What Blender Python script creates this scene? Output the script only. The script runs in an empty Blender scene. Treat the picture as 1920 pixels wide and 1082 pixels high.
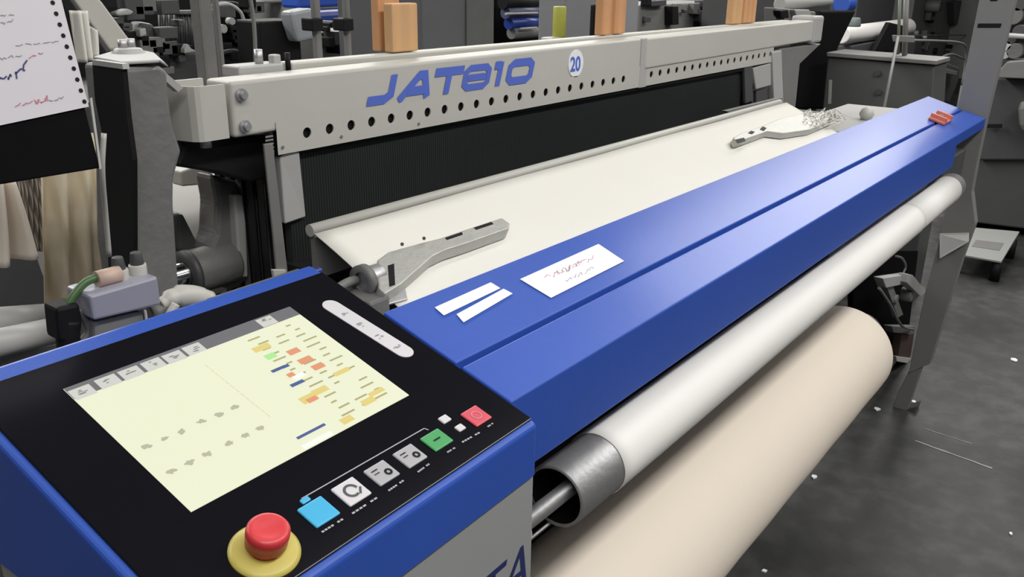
import bpy, bmesh, math, random
from mathutils import Vector as V, Matrix
random.seed(7)
SC = bpy.context.scene
COL = SC.collection

# ------------------------------------------------------------------ camera
FPX = 1627.0
RM = Matrix(((0.6044, -0.7965, 0.0146), (-0.2634, -0.2171, -0.9399), (0.7519, 0.5643, -0.3410)))  # world -> (right, down, forward)
CAM = V((0.0, 0.0, 1.5))
cd = bpy.data.cameras.new('camera'); cam = bpy.data.objects.new('camera', cd); COL.objects.link(cam)
cd.sensor_width = 36.0; cd.lens = FPX / 1920 * 36.0; cd.clip_start = 0.02; cd.clip_end = 100
r0, r1, r2 = V(RM[0]).normalized(), V(RM[1]).normalized(), V(RM[2]).normalized()
cam.matrix_world = Matrix(((r0.x, -r1.x, -r2.x, CAM.x), (r0.y, -r1.y, -r2.y, CAM.y), (r0.z, -r1.z, -r2.z, CAM.z), (0, 0, 0, 1)))
SC.camera = cam

# ------------------------------------------------------------------ light and exposure
SC.view_settings.view_transform = 'Standard'; SC.view_settings.look = 'None'
SC.view_settings.exposure = 0.22; SC.view_settings.gamma = 1.0; SC.view_settings.use_curve_mapping = False
wd = bpy.data.worlds.new('hall_air'); SC.world = wd; wd.use_nodes = True
wd.node_tree.nodes['Background'].inputs[0].default_value = (0.9, 0.95, 1.0, 1)
wd.node_tree.nodes['Background'].inputs[1].default_value = 0.10
def overhead_lamp(x, y, z, lx, ly, power, col=(1.0, 0.98, 0.94)):
    l = bpy.data.lights.new('overhead_lamp', 'AREA'); l.shape = 'RECTANGLE'; l.size = lx; l.size_y = ly
    l.energy = power; l.color = col
    o = bpy.data.objects.new('overhead_lamp', l); o.location = (x, y, z); COL.objects.link(o); return o
overhead_lamp(1.6, -1.0, 3.3, 7.0, 0.35, 130)
overhead_lamp(1.2, 0.62, 3.3, 7.0, 0.3, 18)  # extra row added to brighten the top of the blue cover
overhead_lamp(1.6, -3.2, 3.3, 7.0, 0.35, 50)
overhead_lamp(2.8, 4.0, 3.3, 9.0, 1.2, 330)
overhead_lamp(7.6, 1.1, 3.3, 6.0, 1.1, 120)  # wide area light added for the soft veil reflected along the cover
overhead_lamp(3.5, 7.6, 3.3, 9.0, 0.35, 60)

# ------------------------------------------------------------------ helpers: pixels of the photograph to points at a real distance
def ray(px, py):
    a = (px - 960.0, py - 541.0, FPX)
    return r0 * a[0] + r1 * a[1] + r2 * a[2]
def at(px, py, **k):
    (ax, v), = k.items(); i = 'xyz'.index(ax); r = ray(px, py)
    return CAM + r * ((v - CAM[i]) / r[i])
def onplane(px, py, p0, n):
    r = ray(px, py); return CAM + r * (n.dot(p0 - CAM) / n.dot(r))

# ------------------------------------------------------------------ materials
MATS = {}
def mat(name, col, rough=0.5, metal=0.0, var=0.06, scale=18.0, bump=0.0, bscale=120.0, emit=None, es=0.0, stripes=None, coat=0.0, spec=0.5):
    if name in MATS: return MATS[name]
    m = bpy.data.materials.new(name); m.use_nodes = True; nt = m.node_tree; N = nt.nodes; L = nt.links
    b = N['Principled BSDF']; b.inputs['Roughness'].default_value = rough; b.inputs['Metallic'].default_value = metal
    b.inputs['Specular IOR Level'].default_value = spec
    b.inputs['Coat Weight'].default_value = coat; b.inputs['Coat Roughness'].default_value = 0.15
    tc = N.new('ShaderNodeTexCoord'); no = N.new('ShaderNodeTexNoise'); no.inputs['Scale'].default_value = scale
    no.inputs['Detail'].default_value = 5
    L.new(tc.outputs['Object'], no.inputs['Vector'])
    mx = N.new('ShaderNodeMix'); mx.data_type = 'RGBA'
    mx.inputs[6].default_value = (*[max(0, c * (1 - var)) for c in col], 1)
    mx.inputs[7].default_value = (*[min(1, c * (1 + var)) for c in col], 1)
    L.new(no.outputs['Fac'], mx.inputs[0])
    out = mx.outputs[2]
    if stripes:
        axis, sc, c2, lo, hi = stripes
        w = N.new('ShaderNodeTexWave'); w.bands_direction = axis; w.inputs['Scale'].default_value = sc
        w.inputs['Distortion'].default_value = 0.3; L.new(tc.outputs['Object'], w.inputs['Vector'])
        mr = N.new('ShaderNodeMapRange'); mr.inputs[1].default_value = lo; mr.inputs[2].default_value = hi
        L.new(w.outputs['Fac'], mr.inputs[0])
        m2 = N.new('ShaderNodeMix'); m2.data_type = 'RGBA'; m2.inputs[7].default_value = (*c2, 1)
        L.new(mr.outputs[0], m2.inputs[0]); L.new(out, m2.inputs[6]); out = m2.outputs[2]
    L.new(out, b.inputs['Base Color'])
    if bump:
        n2 = N.new('ShaderNodeTexNoise'); n2.inputs['Scale'].default_value = bscale; n2.inputs['Detail'].default_value = 3
        L.new(tc.outputs['Object'], n2.inputs['Vector'])
        bp = N.new('ShaderNodeBump'); bp.inputs['Strength'].default_value = bump; bp.inputs['Distance'].default_value = 0.01
        L.new(n2.outputs['Fac'], bp.inputs['Height']); L.new(bp.outputs[0], b.inputs['Normal'])
    if emit:
        b.inputs['Emission Color'].default_value = (*emit, 1); b.inputs['Emission Strength'].default_value = es * 0.9
    MATS[name] = m; return m
BLUE = mat('blue_paint', (0.026, 0.085, 0.43), 0.42, var=0.08, scale=6, bump=0.03, bscale=60, coat=0.15)
NAVY = mat('navy_paint', (0.02, 0.045, 0.25), 0.3, var=0.08)
GREY = mat('light_grey_paint', (0.42, 0.42, 0.41), 0.45, var=0.05, scale=9)
CREAM = mat('cream_paint', (0.50, 0.495, 0.455), 0.45, var=0.05, scale=9)
PANELGREY = mat('body_grey_paint', (0.31, 0.315, 0.32), 0.5, var=0.03)
MIDG = mat('mid_grey_paint', (0.19, 0.19, 0.185), 0.5, var=0.12, scale=12)
DKG = mat('dark_grey_paint', (0.07, 0.072, 0.075), 0.5, var=0.15, scale=12)
CASTG = mat('cast_iron_grey', (0.16, 0.16, 0.155), 0.55, var=0.15, scale=25, bump=0.15, bscale=70)
BLACK = mat('black_paint', (0.009, 0.009, 0.010), 0.6, var=0.2, spec=0.2)
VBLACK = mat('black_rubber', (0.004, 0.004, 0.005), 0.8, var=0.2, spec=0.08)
GLASS = mat('black_glass', (0.006, 0.006, 0.009), 0.16, var=0.0, spec=0.25)
STEEL = mat('brushed_steel', (0.50, 0.50, 0.51), 0.45, 0.75, var=0.12, scale=30, bump=0.05, bscale=90)
CHROME = mat('polished_steel', (0.8, 0.8, 0.8), 0.15, 1.0, var=0.05)
ALU = mat('cast_aluminium', (0.46, 0.46, 0.43), 0.45, 0.3, var=0.12, scale=40, bump=0.12, bscale=120)
CLOTH = mat('undyed_cloth', (0.76, 0.745, 0.695), 0.85, var=0.025, scale=5, bump=0.05, bscale=500, spec=0.15)
CLOTHW = mat('white_taut_cloth', (0.78, 0.77, 0.75), 0.6, var=0.03, scale=4, bump=0.03, bscale=400, spec=0.3)
CLOTHR = mat('rolled_cloth', (0.82, 0.735, 0.635), 0.85, var=0.025, scale=3, bump=0.05, bscale=400, spec=0.15)
YARN = mat('cream_yarn', (0.60, 0.53, 0.40), 0.85, var=0.25, scale=30, spec=0.1, stripes=('X', 14, (0.50, 0.42, 0.30), 0.55, 1.0))
WOOD = mat('pale_pine', (0.60, 0.36, 0.18), 0.65, var=0.12, scale=20, stripes=('X', 9, (0.66, 0.38, 0.18), 0.4, 1.0))
WOODD = mat('orange_pine', (0.62, 0.33, 0.16), 0.65, var=0.15, scale=20, stripes=('X', 9, (0.55, 0.28, 0.13), 0.4, 1.0))
PAPER = mat('white_paper', (0.82, 0.84, 0.87), 0.6, var=0.03)
PAPERL = mat('lilac_white_paper', (0.66, 0.63, 0.68), 0.5, var=0.05, scale=8)
INK = mat('blue_ink', (0.05, 0.05, 0.18), 0.6)
PINK = mat('pink_ink', (0.55, 0.22, 0.30), 0.6)
GINK = mat('grey_ink', (0.30, 0.30, 0.33), 0.6)
LOGO = mat('blue_lettering', (0.10, 0.16, 0.58), 0.4, var=0.03)
DLOGO = mat('navy_lettering', (0.02, 0.025, 0.12), 0.4, var=0.03)
REDP = mat('red_plastic', (0.62, 0.045, 0.055), 0.35, var=0.05)
REDB = mat('red_key', (0.62, 0.08, 0.11), 0.4, var=0.05)
YELP = mat('yellow_plastic', (0.52, 0.44, 0.10), 0.4, var=0.1)
YELG = mat('yellow_green_plastic', (0.42, 0.42, 0.07), 0.5, var=0.15)
CYANB = mat('sky_blue_key', (0.05, 0.40, 0.68), 0.4)
GREENB = mat('green_key', (0.06, 0.33, 0.11), 0.4)
KEYW = mat('white_key', (0.60, 0.59, 0.62), 0.4)
KEYG = mat('grey_key', (0.38, 0.38, 0.40), 0.4)
ORNG = mat('faded_red_plastic', (0.62, 0.19, 0.13), 0.5, var=0.2, scale=60)
GREENT = mat('green_hose', (0.06, 0.13, 0.04), 0.4)
PEACH = mat('peach_plastic', (0.55, 0.40, 0.33), 0.5)
REEDM = mat('black_reed_wires', (0.012, 0.014, 0.014), 0.6, spec=0.2, var=0.5, scale=4, stripes=('X', 60, (0.03, 0.034, 0.033), 0.5, 1.0))
HARN = mat('black_harness', (0.010, 0.010, 0.011), 0.5, var=0.3, stripes=('X', 45, (0.10, 0.10, 0.10), 0.82, 1.0))
def emis(name, col, s=1.0):
    return mat(name, tuple(c * 0.1 for c in col), 0.3, var=0, emit=col, es=s)
SCR = emis('lit_screen', (0.80, 0.82, 0.61), 0.92)
def floor_mat():
    m = bpy.data.materials.new('worn_dark_concrete'); m.use_nodes = True; N = m.node_tree.nodes; L = m.node_tree.links
    b = N['Principled BSDF']; tc = N.new('ShaderNodeTexCoord')
    n1 = N.new('ShaderNodeTexNoise'); n1.inputs['Scale'].default_value = 1.6; n1.inputs['Detail'].default_value = 8; n1.inputs['Roughness'].default_value = 0.65
    n2 = N.new('ShaderNodeTexNoise'); n2.inputs['Scale'].default_value = 14; n2.inputs['Detail'].default_value = 6
    L.new(tc.outputs['Object'], n1.inputs['Vector']); L.new(tc.outputs['Object'], n2.inputs['Vector'])
    r = N.new('ShaderNodeValToRGB'); r.color_ramp.elements[0].position = 0.35; r.color_ramp.elements[0].color = (0.014, 0.014, 0.015, 1)
    r.color_ramp.elements[1].position = 0.68; r.color_ramp.elements[1].color = (0.062, 0.062, 0.060, 1)
    L.new(n1.outputs['Fac'], r.inputs[0])
    r2_ = N.new('ShaderNodeValToRGB'); r2_.color_ramp.elements[0].position = 0.42; r2_.color_ramp.elements[0].color = (0.75, 0.75, 0.75, 1)
    r2_.color_ramp.elements[1].position = 0.72; r2_.color_ramp.elements[1].color = (1.5, 1.5, 1.5, 1)
    L.new(n2.outputs['Fac'], r2_.inputs[0])
    mx = N.new('ShaderNodeMix'); mx.data_type = 'RGBA'; mx.blend_type = 'MULTIPLY'; mx.inputs[0].default_value = 1
    L.new(r.outputs[0], mx.inputs[6]); L.new(r2_.outputs[0], mx.inputs[7]); L.new(mx.outputs[2], b.inputs['Base Color'])
    b.inputs['Roughness'].default_value = 0.55
    return m

# ------------------------------------------------------------------ mesh building
class B:
    def __init__(s): s.bm = bmesh.new()
    def _merge(s, t):
        me = bpy.data.meshes.new('t'); t.to_mesh(me); s.bm.from_mesh(me); bpy.data.meshes.remove(me); t.free()
    def obox(s, c, ax, h, bev=0.0, seg=2):
        t = bmesh.new(); bmesh.ops.create_cube(t, size=2)
        for v in t.verts: v.co = V(c) + ax[0] * (v.co.x * h[0]) + ax[1] * (v.co.y * h[1]) + ax[2] * (v.co.z * h[2])
        if bev: bmesh.ops.bevel(t, geom=t.edges[:], offset=bev, segments=seg, profile=0.5, affect='EDGES')
        s._merge(t); return s
    def box(s, x0, x1, y0, y1, z0, z1, bev=0.0, seg=2):
        return s.obox(((x0 + x1) / 2, (y0 + y1) / 2, (z0 + z1) / 2), (V((1, 0, 0)), V((0, 1, 0)), V((0, 0, 1))),
                      (abs(x1 - x0) / 2, abs(y1 - y0) / 2, abs(z1 - z0) / 2), bev, seg)
    def prism(s, pts, vec, bev=0.0, seg=2):
        t = bmesh.new(); vec = V(vec)
        a = [t.verts.new(V(p)) for p in pts]; b = [t.verts.new(V(p) + vec) for p in pts]; n = len(a)
        t.faces.new(a[::-1]); t.faces.new(b)
        for i in range(n): t.faces.new((a[i], a[(i + 1) % n], b[(i + 1) % n], b[i]))
        bmesh.ops.recalc_face_normals(t, faces=t.faces[:])
        if bev: bmesh.ops.bevel(t, geom=t.edges[:], offset=bev, segments=seg, profile=0.5, affect='EDGES')
        s._merge(t); return s
    def ring(s, p0, p1, prof, seg=40, caps=True):
        """prof: list of (t along p0->p1 in metres, radius)"""
        p0, p1 = V(p0), V(p1); d = (p1 - p0).normalized()
        u = d.orthogonal().normalized(); w = d.cross(u); rows = []
        for t, r in prof:
            rows.append([s.bm.verts.new(p0 + d * t + (u * math.cos(2 * math.pi * k / seg) + w * math.sin(2 * math.pi * k / seg)) * r) for k in range(seg)])
        for a, b in zip(rows, rows[1:]):
            for k in range(seg):
                f = s.bm.faces.new((a[k], a[(k + 1) % seg], b[(k + 1) % seg], b[k])); f.smooth = True
        if caps: s.bm.faces.new(rows[0][::-1]); s.bm.faces.new(rows[-1])
        return s
    def cyl(s, p0, p1, r, r2=None, seg=32, bev=0.0):
        L = (V(p1) - V(p0)).length; r2 = r if r2 is None else r2
        if bev: pr = [(0, r - bev), (bev * .3, r - bev * .3), (bev, r), (L - bev, r2), (L - bev * .3, r2 - bev * .3), (L, r2 - bev)]
        else: pr = [(0, r), (L, r2)]
        return s.ring(p0, p1, pr, seg)
    def pipe(s, p0, p1, ro, ri, seg=48):
        L = (V(p1) - V(p0)).length
        return s.ring(p0, p1, [(0, ri), (0, ro), (L, ro), (L, ri), (0, ri)], seg, caps=False)
    def tube(s, pts, r, seg=12, sub=6):
        P = [V(p) for p in pts]
        if len(P) > 2:
            Q = []; E = [P[0] * 2 - P[1]] + P + [P[-1] * 2 - P[-2]]
            for i in range(1, len(E) - 2):
                for k in range(sub):
                    t = k / sub; a, b, c, d = E[i - 1], E[i], E[i + 1], E[i + 2]
                    Q.append(0.5 * ((2 * b) + (c - a) * t + (2 * a - 5 * b + 4 * c - d) * t * t + (3 * b - a - 3 * c + d) * t ** 3))
            Q.append(P[-1]); P = Q
        rows = []; u = None
        for i, p in enumerate(P):
            d = (P[min(i + 1, len(P) - 1)] - P[max(i - 1, 0)]).normalized()
            u = d.orthogonal().normalized() if u is None else (u - d * u.dot(d)).normalized()
            w = d.cross(u); rr = r[min(int(i * len(r) / len(P)), len(r) - 1)] if isinstance(r, (list, tuple)) else r
            rows.append([s.bm.verts.new(p + (u * math.cos(2 * math.pi * k / seg) + w * math.sin(2 * math.pi * k / seg)) * rr) for k in range(seg)])
        for a, b in zip(rows, rows[1:]):
            for k in range(seg):
                f = s.bm.faces.new((a[k], a[(k + 1) % seg], b[(k + 1) % seg], b[k])); f.smooth = True
        s.bm.faces.new(rows[0][::-1]); s.bm.faces.new(rows[-1]); return s
    def strip(s, rows, smooth=True):
        R = [[s.bm.verts.new(V(p)) for p in r] for r in rows]
        for a, b in zip(R, R[1:]):
            for k in range(len(a) - 1):
                f = s.bm.faces.new((a[k], a[k + 1], b[k + 1], b[k])); f.smooth = smooth
        return s
    def poly(s, pts):
        s.bm.faces.new([s.bm.verts.new(V(p)) for p in pts]); return s
    def stroke(s, pts, w, f, closed=False, t=0.0006):
        """thick 2-D polyline with mitred joints; f maps (x,y,h) to a point; h lifts off the surface"""
        n = len(pts); L = []; Rr = []
        for i in range(n):
            p = V(pts[i]); a = V(pts[i - 1]) if (closed or i) else None; b = V(pts[(i + 1) % n]) if (closed or i < n - 1) else None
            d1 = (p - a).normalized() if a else None; d2 = (b - p).normalized() if b else None
            d1 = d1 or d2; d2 = d2 or d1
            n1 = V((-d1.y, d1.x)); n2 = V((-d2.y, d2.x)); m = (n1 + n2)
            m = m.normalized() if m.length > 1e-6 else n1; k = 1 / max(0.45, m.dot(n1))
            L.append(p + m * (w / 2 * k)); Rr.append(p - m * (w / 2 * k))
        m = n if closed else n - 1
        for i in range(m):
            j = (i + 1) % n
            q = [L[i], L[j], Rr[j], Rr[i]]
            up = [f(x.x, x.y, t) for x in q]; s.poly(up)
        return s
ROOTS = {}
def setp(o, label=None, cat=None, group=None, kind=None):
    if label: o['label'] = label
    if cat: o['category'] = cat
    if group: o['group'] = group
    if kind: o['kind'] = kind
    return o
def thing(name, label, cat, loc, group=None):
    o = bpy.data.objects.new(name, None); o.location = V(loc); o.empty_display_size = 0.05; COL.objects.link(o)
    return setp(o, label, cat, group)
def wloc(o):
    p = V((0, 0, 0))
    while o: p += o.location; o = o.parent
    return p
def part(name, b, m, parent=None, label=None, smooth=None):
    bm = b.bm if isinstance(b, B) else b
    off = wloc(parent) if parent else V((0, 0, 0))
    xs = [v.co for v in bm.verts]
    c = V((sum(v.x for v in xs) / len(xs), sum(v.y for v in xs) / len(xs), min(v.z for v in xs)))
    for v in bm.verts: v.co -= c
    bmesh.ops.recalc_face_normals(bm, faces=bm.faces[:]) if not getattr(b, 'keep', False) else None
    me = bpy.data.meshes.new(name); bm.to_mesh(me); bm.free()
    me.materials.append(m)
    o = bpy.data.objects.new(name, me); o.location = c - off; COL.objects.link(o)
    if parent: o.parent = parent
    if label: o['label'] = label
    return o
def solo(name, b, m, label, cat, group=None, kind=None):
    return setp(part(name, b, m), label, cat, group, kind)
def struct(name, b, m):
    o = part(name, b, m); o['kind'] = 'structure'; return o
def dup(root, dx, label=None):
    r = root.copy(); COL.objects.link(r); r.location = root.location + V(dx)
    for ch in list(root.children):
        c = ch.copy(); COL.objects.link(c); c.parent = r
        for g in list(ch.children):
            d = g.copy(); COL.objects.link(d); d.parent = c
    if label: r['label'] = label
    return r
def text_mesh(txt, size, f, bold=0.0, shear=0.0, sx=1.0):
    cu = bpy.data.curves.new('t', 'FONT'); cu.body = txt; cu.size = size; cu.offset = bold; cu.shear = shear
    o = bpy.data.objects.new('t', cu); COL.objects.link(o); dg = bpy.context.evaluated_depsgraph_get(); dg.update()
    me = bpy.data.meshes.new_from_object(o.evaluated_get(dg)); b = B(); b.bm.from_mesh(me)
    bpy.data.objects.remove(o); bpy.data.meshes.remove(me)
    for v in b.bm.verts: v.co = f(v.co.x * sx, v.co.y, 0.0008)
    return b
EX, EY, EZ = V((1, 0, 0)), V((0, 1, 0)), V((0, 0, 1))

# ================================================================== the hall
struct('floor', B().box(-8, 16, -7, 14, -0.05, 0), floor_mat())
WALLM = mat('wall_paint', (0.30, 0.31, 0.31), 0.8, var=0.1, scale=2)
struct('wall_back', B().box(-8, 16, 14, 14.2, 0, 4.2), WALLM)
struct('wall_right', B().box(16, 16.2, -7, 14, 0, 4.2), WALLM)
struct('wall_left', B().box(-8.2, -8, -7, 14, 0, 4.2), WALLM)
struct('wall_front', B().box(-8, 16, -7.2, -7, 0, 4.2), WALLM)
struct('ceiling', B().box(-8, 16, -7, 14, 4.2, 4.3), mat('ceiling_paint', (0.42, 0.43, 0.43), 0.8))

# ================================================================== control panel
PO = V((0.3088, 0.5386, 1.1046))
PU, PV, PW = V((0.9997, 0.0234, 0.0)), V((-0.0223, 0.9545, 0.2974)), V((0.0070, -0.2973, 0.9547))
def pp(u, v, w=0.0): return PO + PU * u + PV * v + PW * w
def puv(px, py):
    q = onplane(px, py, PO, PW) - PO; return q.dot(PU), q.dot(PV)
U0, U1, V0, V1 = -0.0690, 0.3325, -0.1045, 0.2400
panel = thing('control_panel', 'blue edged operator control panel with lit touchscreen and push buttons', 'control panel', (0.44, 0.60, 0.0))
def slab(u0, u1, v0, v1, w0, w1, bev=0.0, seg=3):
    return B().obox(pp((u0 + u1) / 2, (v0 + v1) / 2, (w0 + w1) / 2), (PU, PV, PW), ((u1 - u0) / 2, (v1 - v0) / 2, (w1 - w0) / 2), bev, seg)
# housing: tilted top, upright sides
t = bmesh.new()
tops = [pp(U0, V0, -0.002), pp(U1, V0, -0.002), pp(U1, V1, -0.002), pp(U0, V1, -0.002)]
bots = [V((p.x, p.y, 1.012)) for p in tops]
va = [t.verts.new(p) for p in tops]; vb = [t.verts.new(p) for p in bots]
t.faces.new(va); t.faces.new(vb[::-1])
for i in range(4): t.faces.new((va[i], vb[i], vb[(i + 1) % 4], va[(i + 1) % 4]))
bmesh.ops.bevel(t, geom=[e for e in t.edges if not all(v in vb for v in e.verts)], offset=0.0055, segments=4, profile=0.5, affect='EDGES')
hb = B(); hb._merge(t)
part('housing', hb, BLUE, panel, 'blue painted metal housing')
fy = lambda x: tops[0].y + (x - tops[0].x) / (tops[1].x - tops[0].x) * (tops[1].y - tops[0].y)
part('body', B().prism([(tops[0].x + .004, fy(tops[0].x) + .003, 0.12), (tops[1].x - .0, fy(tops[1].x) + .003, 0.12), (tops[2].x - .002, 0.74, 0.12), (tops[3].x + .004, 0.74, 0.12)],
                       (0, 0, 0.895), 0.003), PANELGREY, panel, 'light grey lower cabinet')
part('plinth', B().box(0.26, 0.62, 0.48, 0.72, 0.0, 0.12, 0.004), DKG, panel)
bez = slab(U0 + .0075, U1 - .0035, V0 + .0065, 0.2160, -0.003, 0.0006, 0.0008, 2)
part('bezel_glass', bez, GLASS, panel, 'glossy black bezel sheet')
scr = part('touchscreen', slab(0, 0.2488, 0, 0.1790, 0.0002, 0.0012), SCR, panel, 'lit pale yellow touchscreen')
def quad(b, u, v, du, dv, w=0.0016):
    b.poly([pp(u - du, v - dv, w), pp(u + du, v - dv, w), pp(u + du, v + dv, w), pp(u - du, v + dv, w)]); return b
hd = B(); quad(hd, 0.1244, 0.1705, 0.1244, 0.0085, 0.0014)
part('header_bar', hd, emis('screen_grey', (0.16, 0.16, 0.17), 0.9), scr)
tabs = emis('screen_tab', (0.62, 0.62, 0.58), 0.9)
for px, py in [(155, 738), (203, 718), (246, 702), (288, 686), (327, 672), (364, 657), (500, 605)]:
    u, v = puv(px, py); tb = B(); quad(tb, u, v, 0.0095, 0.0072, 0.0017); o = part('tab', tb, tabs, scr)
def marks(name, lst, col, s=0.9, w=0.0018, kind=None):
    if kind:
        b = B()
        for px, py, du, dv in lst:
            u, v = puv(px, py); quad(b, u, v, du, dv, w)
        o = part(name, b, emis('screen_' + name, col, s), scr); o['kind'] = kind; return
    for px, py, du, dv in lst:
        b = B(); u, v = puv(px, py); quad(b, u, v, du, dv, w)
        part(name, b, emis('screen_' + name, col, s), scr)
gl = []
for px, py in [(203, 718), (246, 702), (288, 686), (327, 672), (364, 657), (500, 605), (155, 738)]:
    for k in range(5): gl.append((px + random.uniform(-8, 8), py + random.uniform(-4, 4), random.uniform(.0008, .003), .0006))
marks('tab_marks', gl, (0.22, 0.22, 0.22), w=0.002, kind='stuff')
gl = []
for px, py in [(275, 840), (308, 826), (340, 812), (377, 793), (410, 780), (438, 766), (322, 886), (356, 870), (388, 855), (428, 835), (460, 820), (487, 806)]:
    u, v = puv(px, py); b = B(); pts = []
    for k in range(14):
        rr = random.uniform(.0022, .0048); pts.append(pp(u + rr * 1.15 * math.cos(k * math.pi / 7), v + rr * .8 * math.sin(k * math.pi / 7), .0018))
    b.poly(pts); part('page_icon', b, emis('screen_page_icon', (0.48, 0.48, 0.36), .9), scr)
gl = []
u0_, v0_ = puv(388, 690)
for i in range(13): gl.append((388 + i * 9.5, 690 + i * 7.6, .0005, .003))
marks('page_divider', gl, (0.70, 0.68, 0.46), kind='stuff')
gl = []
for r in range(15):
    for c in range(3):
        u = 0.180 + c * 0.022 + (r % 2) * .004; v = 0.152 - r * 0.0098
        if random.random() < .9: gl.append((None, u, v))
b = B()
for _, u, v in gl: quad(b, u, v, random.uniform(.003, .009), .0011, 0.0018)
part('readout_lines', b, emis('screen_olive', (0.45, 0.42, 0.20), 0.85), scr)['kind'] = 'stuff'
marks('yellow_field', [(490, 655, .010, .004), (600, 735, .009, .004), (578, 750, .009, .005), (690, 755, .008, .004), (650, 790, .007, .004), (640, 700, .010, .003), (705, 738, .010, .003)], (0.75, 0.62, 0.22), 0.9, 0.00205)
marks('orange_field', [(550, 662, .007, .004), (572, 678, .008, .004), (596, 690, .007, .004), (585, 752, .006, .003), (545, 706, .004, .003)], (0.75, 0.32, 0.18), 0.9, 0.0021)
marks('green_field', [(507, 671, .006, .004)], (0.42, 0.80, 0.32), 0.9, 0.0021)
marks('blue_field', [(522, 695, .0085, .002), (535, 690, .004, .002), (557, 722, .008, .0022), (583, 812, .0165, .0016)], (0.08, 0.12, 0.30), 0.9, 0.0022)
marks('white_field', [(595, 828, .017, .0025), (560, 708, .007, .003)], (0.85, 0.88, 0.80), 0.95, 0.0021)
# pill shaped legend on the bezel
a = V(puv(622, 575)); c = V(puv(757, 660)); d = (c - a).normalized(); nn = V((-d.y, d.x)); rr = 0.0105; pts = []
for k in range(13): th = math.pi / 2 + math.pi * k / 12; q = a + (d * math.cos(th) + nn * math.sin(th)) * rr; pts.append(q)
for k in range(13): th = -math.pi / 2 + math.pi * k / 12; q = c + (d * math.cos(th) + nn * math.sin(th)) * rr; pts.append(q)
pill = part('legend_plate', B().prism([pp(q.x, q.y, 0.0006) for q in pts], PW * 0.0008), KEYW, panel, 'white pill shaped legend plate')
b = B()
for k, t_ in enumerate((0.17, 0.42, 0.68, 0.9)):
    q = a + (c - a) * t_
    for j in range(6): quad(b, q.x + random.uniform(-.004, .004), q.y + random.uniform(-.004, .004), random.uniform(.0008, .0025), .0007, 0.0017)
part('pictograms', b, GINK, pill)
# small black lettering and wires printed on the bezel
b = B(); lines = [((565, 937), (795, 805)), ((795, 805), (803, 808))]
for p, q in lines:
    b.stroke([puv(*p), puv(*q)], 0.0011, lambda x, y, h: pp(x, y, 0.0012))
part('printed_line', b, KEYG, panel)
def key(px, py, hu, hv, m, label, name='push_button', h=0.0030):
    u, v = puv(px, py); return part(name, slab(u - hu, u + hu, v - hv, v + hv, 0.0004, h, 0.0012, 2), m, panel, label), u, v
def under(px, py, px2, py2):
    b = B(); n = 7
    for k in range(n):
        if k == 4: continue
        u1, v1 = puv(px + (px2 - px) * k / n, py + (py2 - py) * k / n); u2, v2 = puv(px + (px2 - px) * (k + .75) / n, py + (py2 - py) * (k + .75) / n)
        b.stroke([(u1, v1), (u2, v2)], 0.0018, lambda x, y, h: pp(x, y, 0.0012))
    part('caption', b, KEYG, panel)
k1 = key(597, 963, .0128, .0122, CYANB, 'sky blue push button')
key(572, 940, .0045, .0026, CYANB, 'small pale blue legend tab', 'legend_tab', 0.0018)
k2, u, v = key(658, 925, .0126, .0122, KEYW, 'white push button with round arrow')
b = B(); b.stroke([(u + .0062 * math.cos(t_ * .4), v + .0062 * math.sin(t_ * .4)) for t_ in range(14)], 0.0024, lambda x, y, h: pp(x, y, 0.0034)); b.stroke([(u + .004, v - .007), (u + .009, v - .001)], .002, lambda x, y, h: pp(x, y, .0034))
part('round_arrow', b, DKG, k2)
for px, py in [(715, 890), (768, 858)]:
    k3, u, v = key(px, py, .0124, .0110, KEYG, 'grey push button with dark dot')
    b = B(); b.stroke([(u + .005 + .0028 * math.cos(t_ * .524), v - .003 + .0028 * math.sin(t_ * .524)) for t_ in range(12)], 0.0022, lambda x, y, h: pp(x, y, 0.0034), closed=True)
    b.stroke([(u - .008, v + .005), (u - .001, v + .005)], .0012, lambda x, y, h: pp(x, y, .0034)); b.stroke([(u - .008, v + .001), (u - .002, v + .001)], .001, lambda x, y, h: pp(x, y, .0034))
    part('printed_dot', b, BLACK, k3)
k4, u, v = key(818, 828, .0128, .0105, GREENB, 'green start button')
b = B(); b.stroke([(u - .0045, v), (u + .0045, v)], .0018, lambda x, y, h: pp(x, y, .0034)); part('start_bar', b, BLACK, k4)
k5, u, v = key(892, 783, .0122, .0112, REDB, 'red square stop button')
b = B(); b.stroke([(u + .0052 * math.cos(t_ * .39), v + .0052 * math.sin(t_ * .39)) for t_ in range(16)], 0.0012, lambda x, y, h: pp(x, y, 0.0034), closed=True); part('stop_ring', b, PINK, k5)
key(833, 789, .0058, .0046, KEYW, 'small white indicator', 'indicator')
k6, u, v = key(862, 805, .0050, .0040, KEYW, 'small white rounded indicator', 'indicator')
for q in [(603, 1000, 644, 974), (660, 965, 708, 934), (728, 922, 757, 902), (783, 887, 805, 871), (838, 850, 853, 841), (866, 831, 900, 812), (914, 802, 924, 795)]: under(*q)
# emergency stop
u, v = puv(496, 1036); ring = B(); ring.ring(pp(u, v, 0.0005), pp(u, v, 0.02), [(0, .0268), (0.0, .0272), (0.002, .0270), (0.0045, .0235), (.0045, .001)], 56)
es = part('stop_collar', ring, YELP, panel, 'round yellow emergency stop collar')
hd = B(); hd.ring(pp(u, v, 0.004), pp(u, v, 0.05), [(0, .0125), (.006, .0125), (.0065, .0158), (.018, .0165), (.021, .0162), (.0232, .0145), (.0236, .0115), (.0228, .0095), (.0226, .0005)], 56)
part('stop_knob', hd, REDP, es, 'red mushroom stop button')
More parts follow.
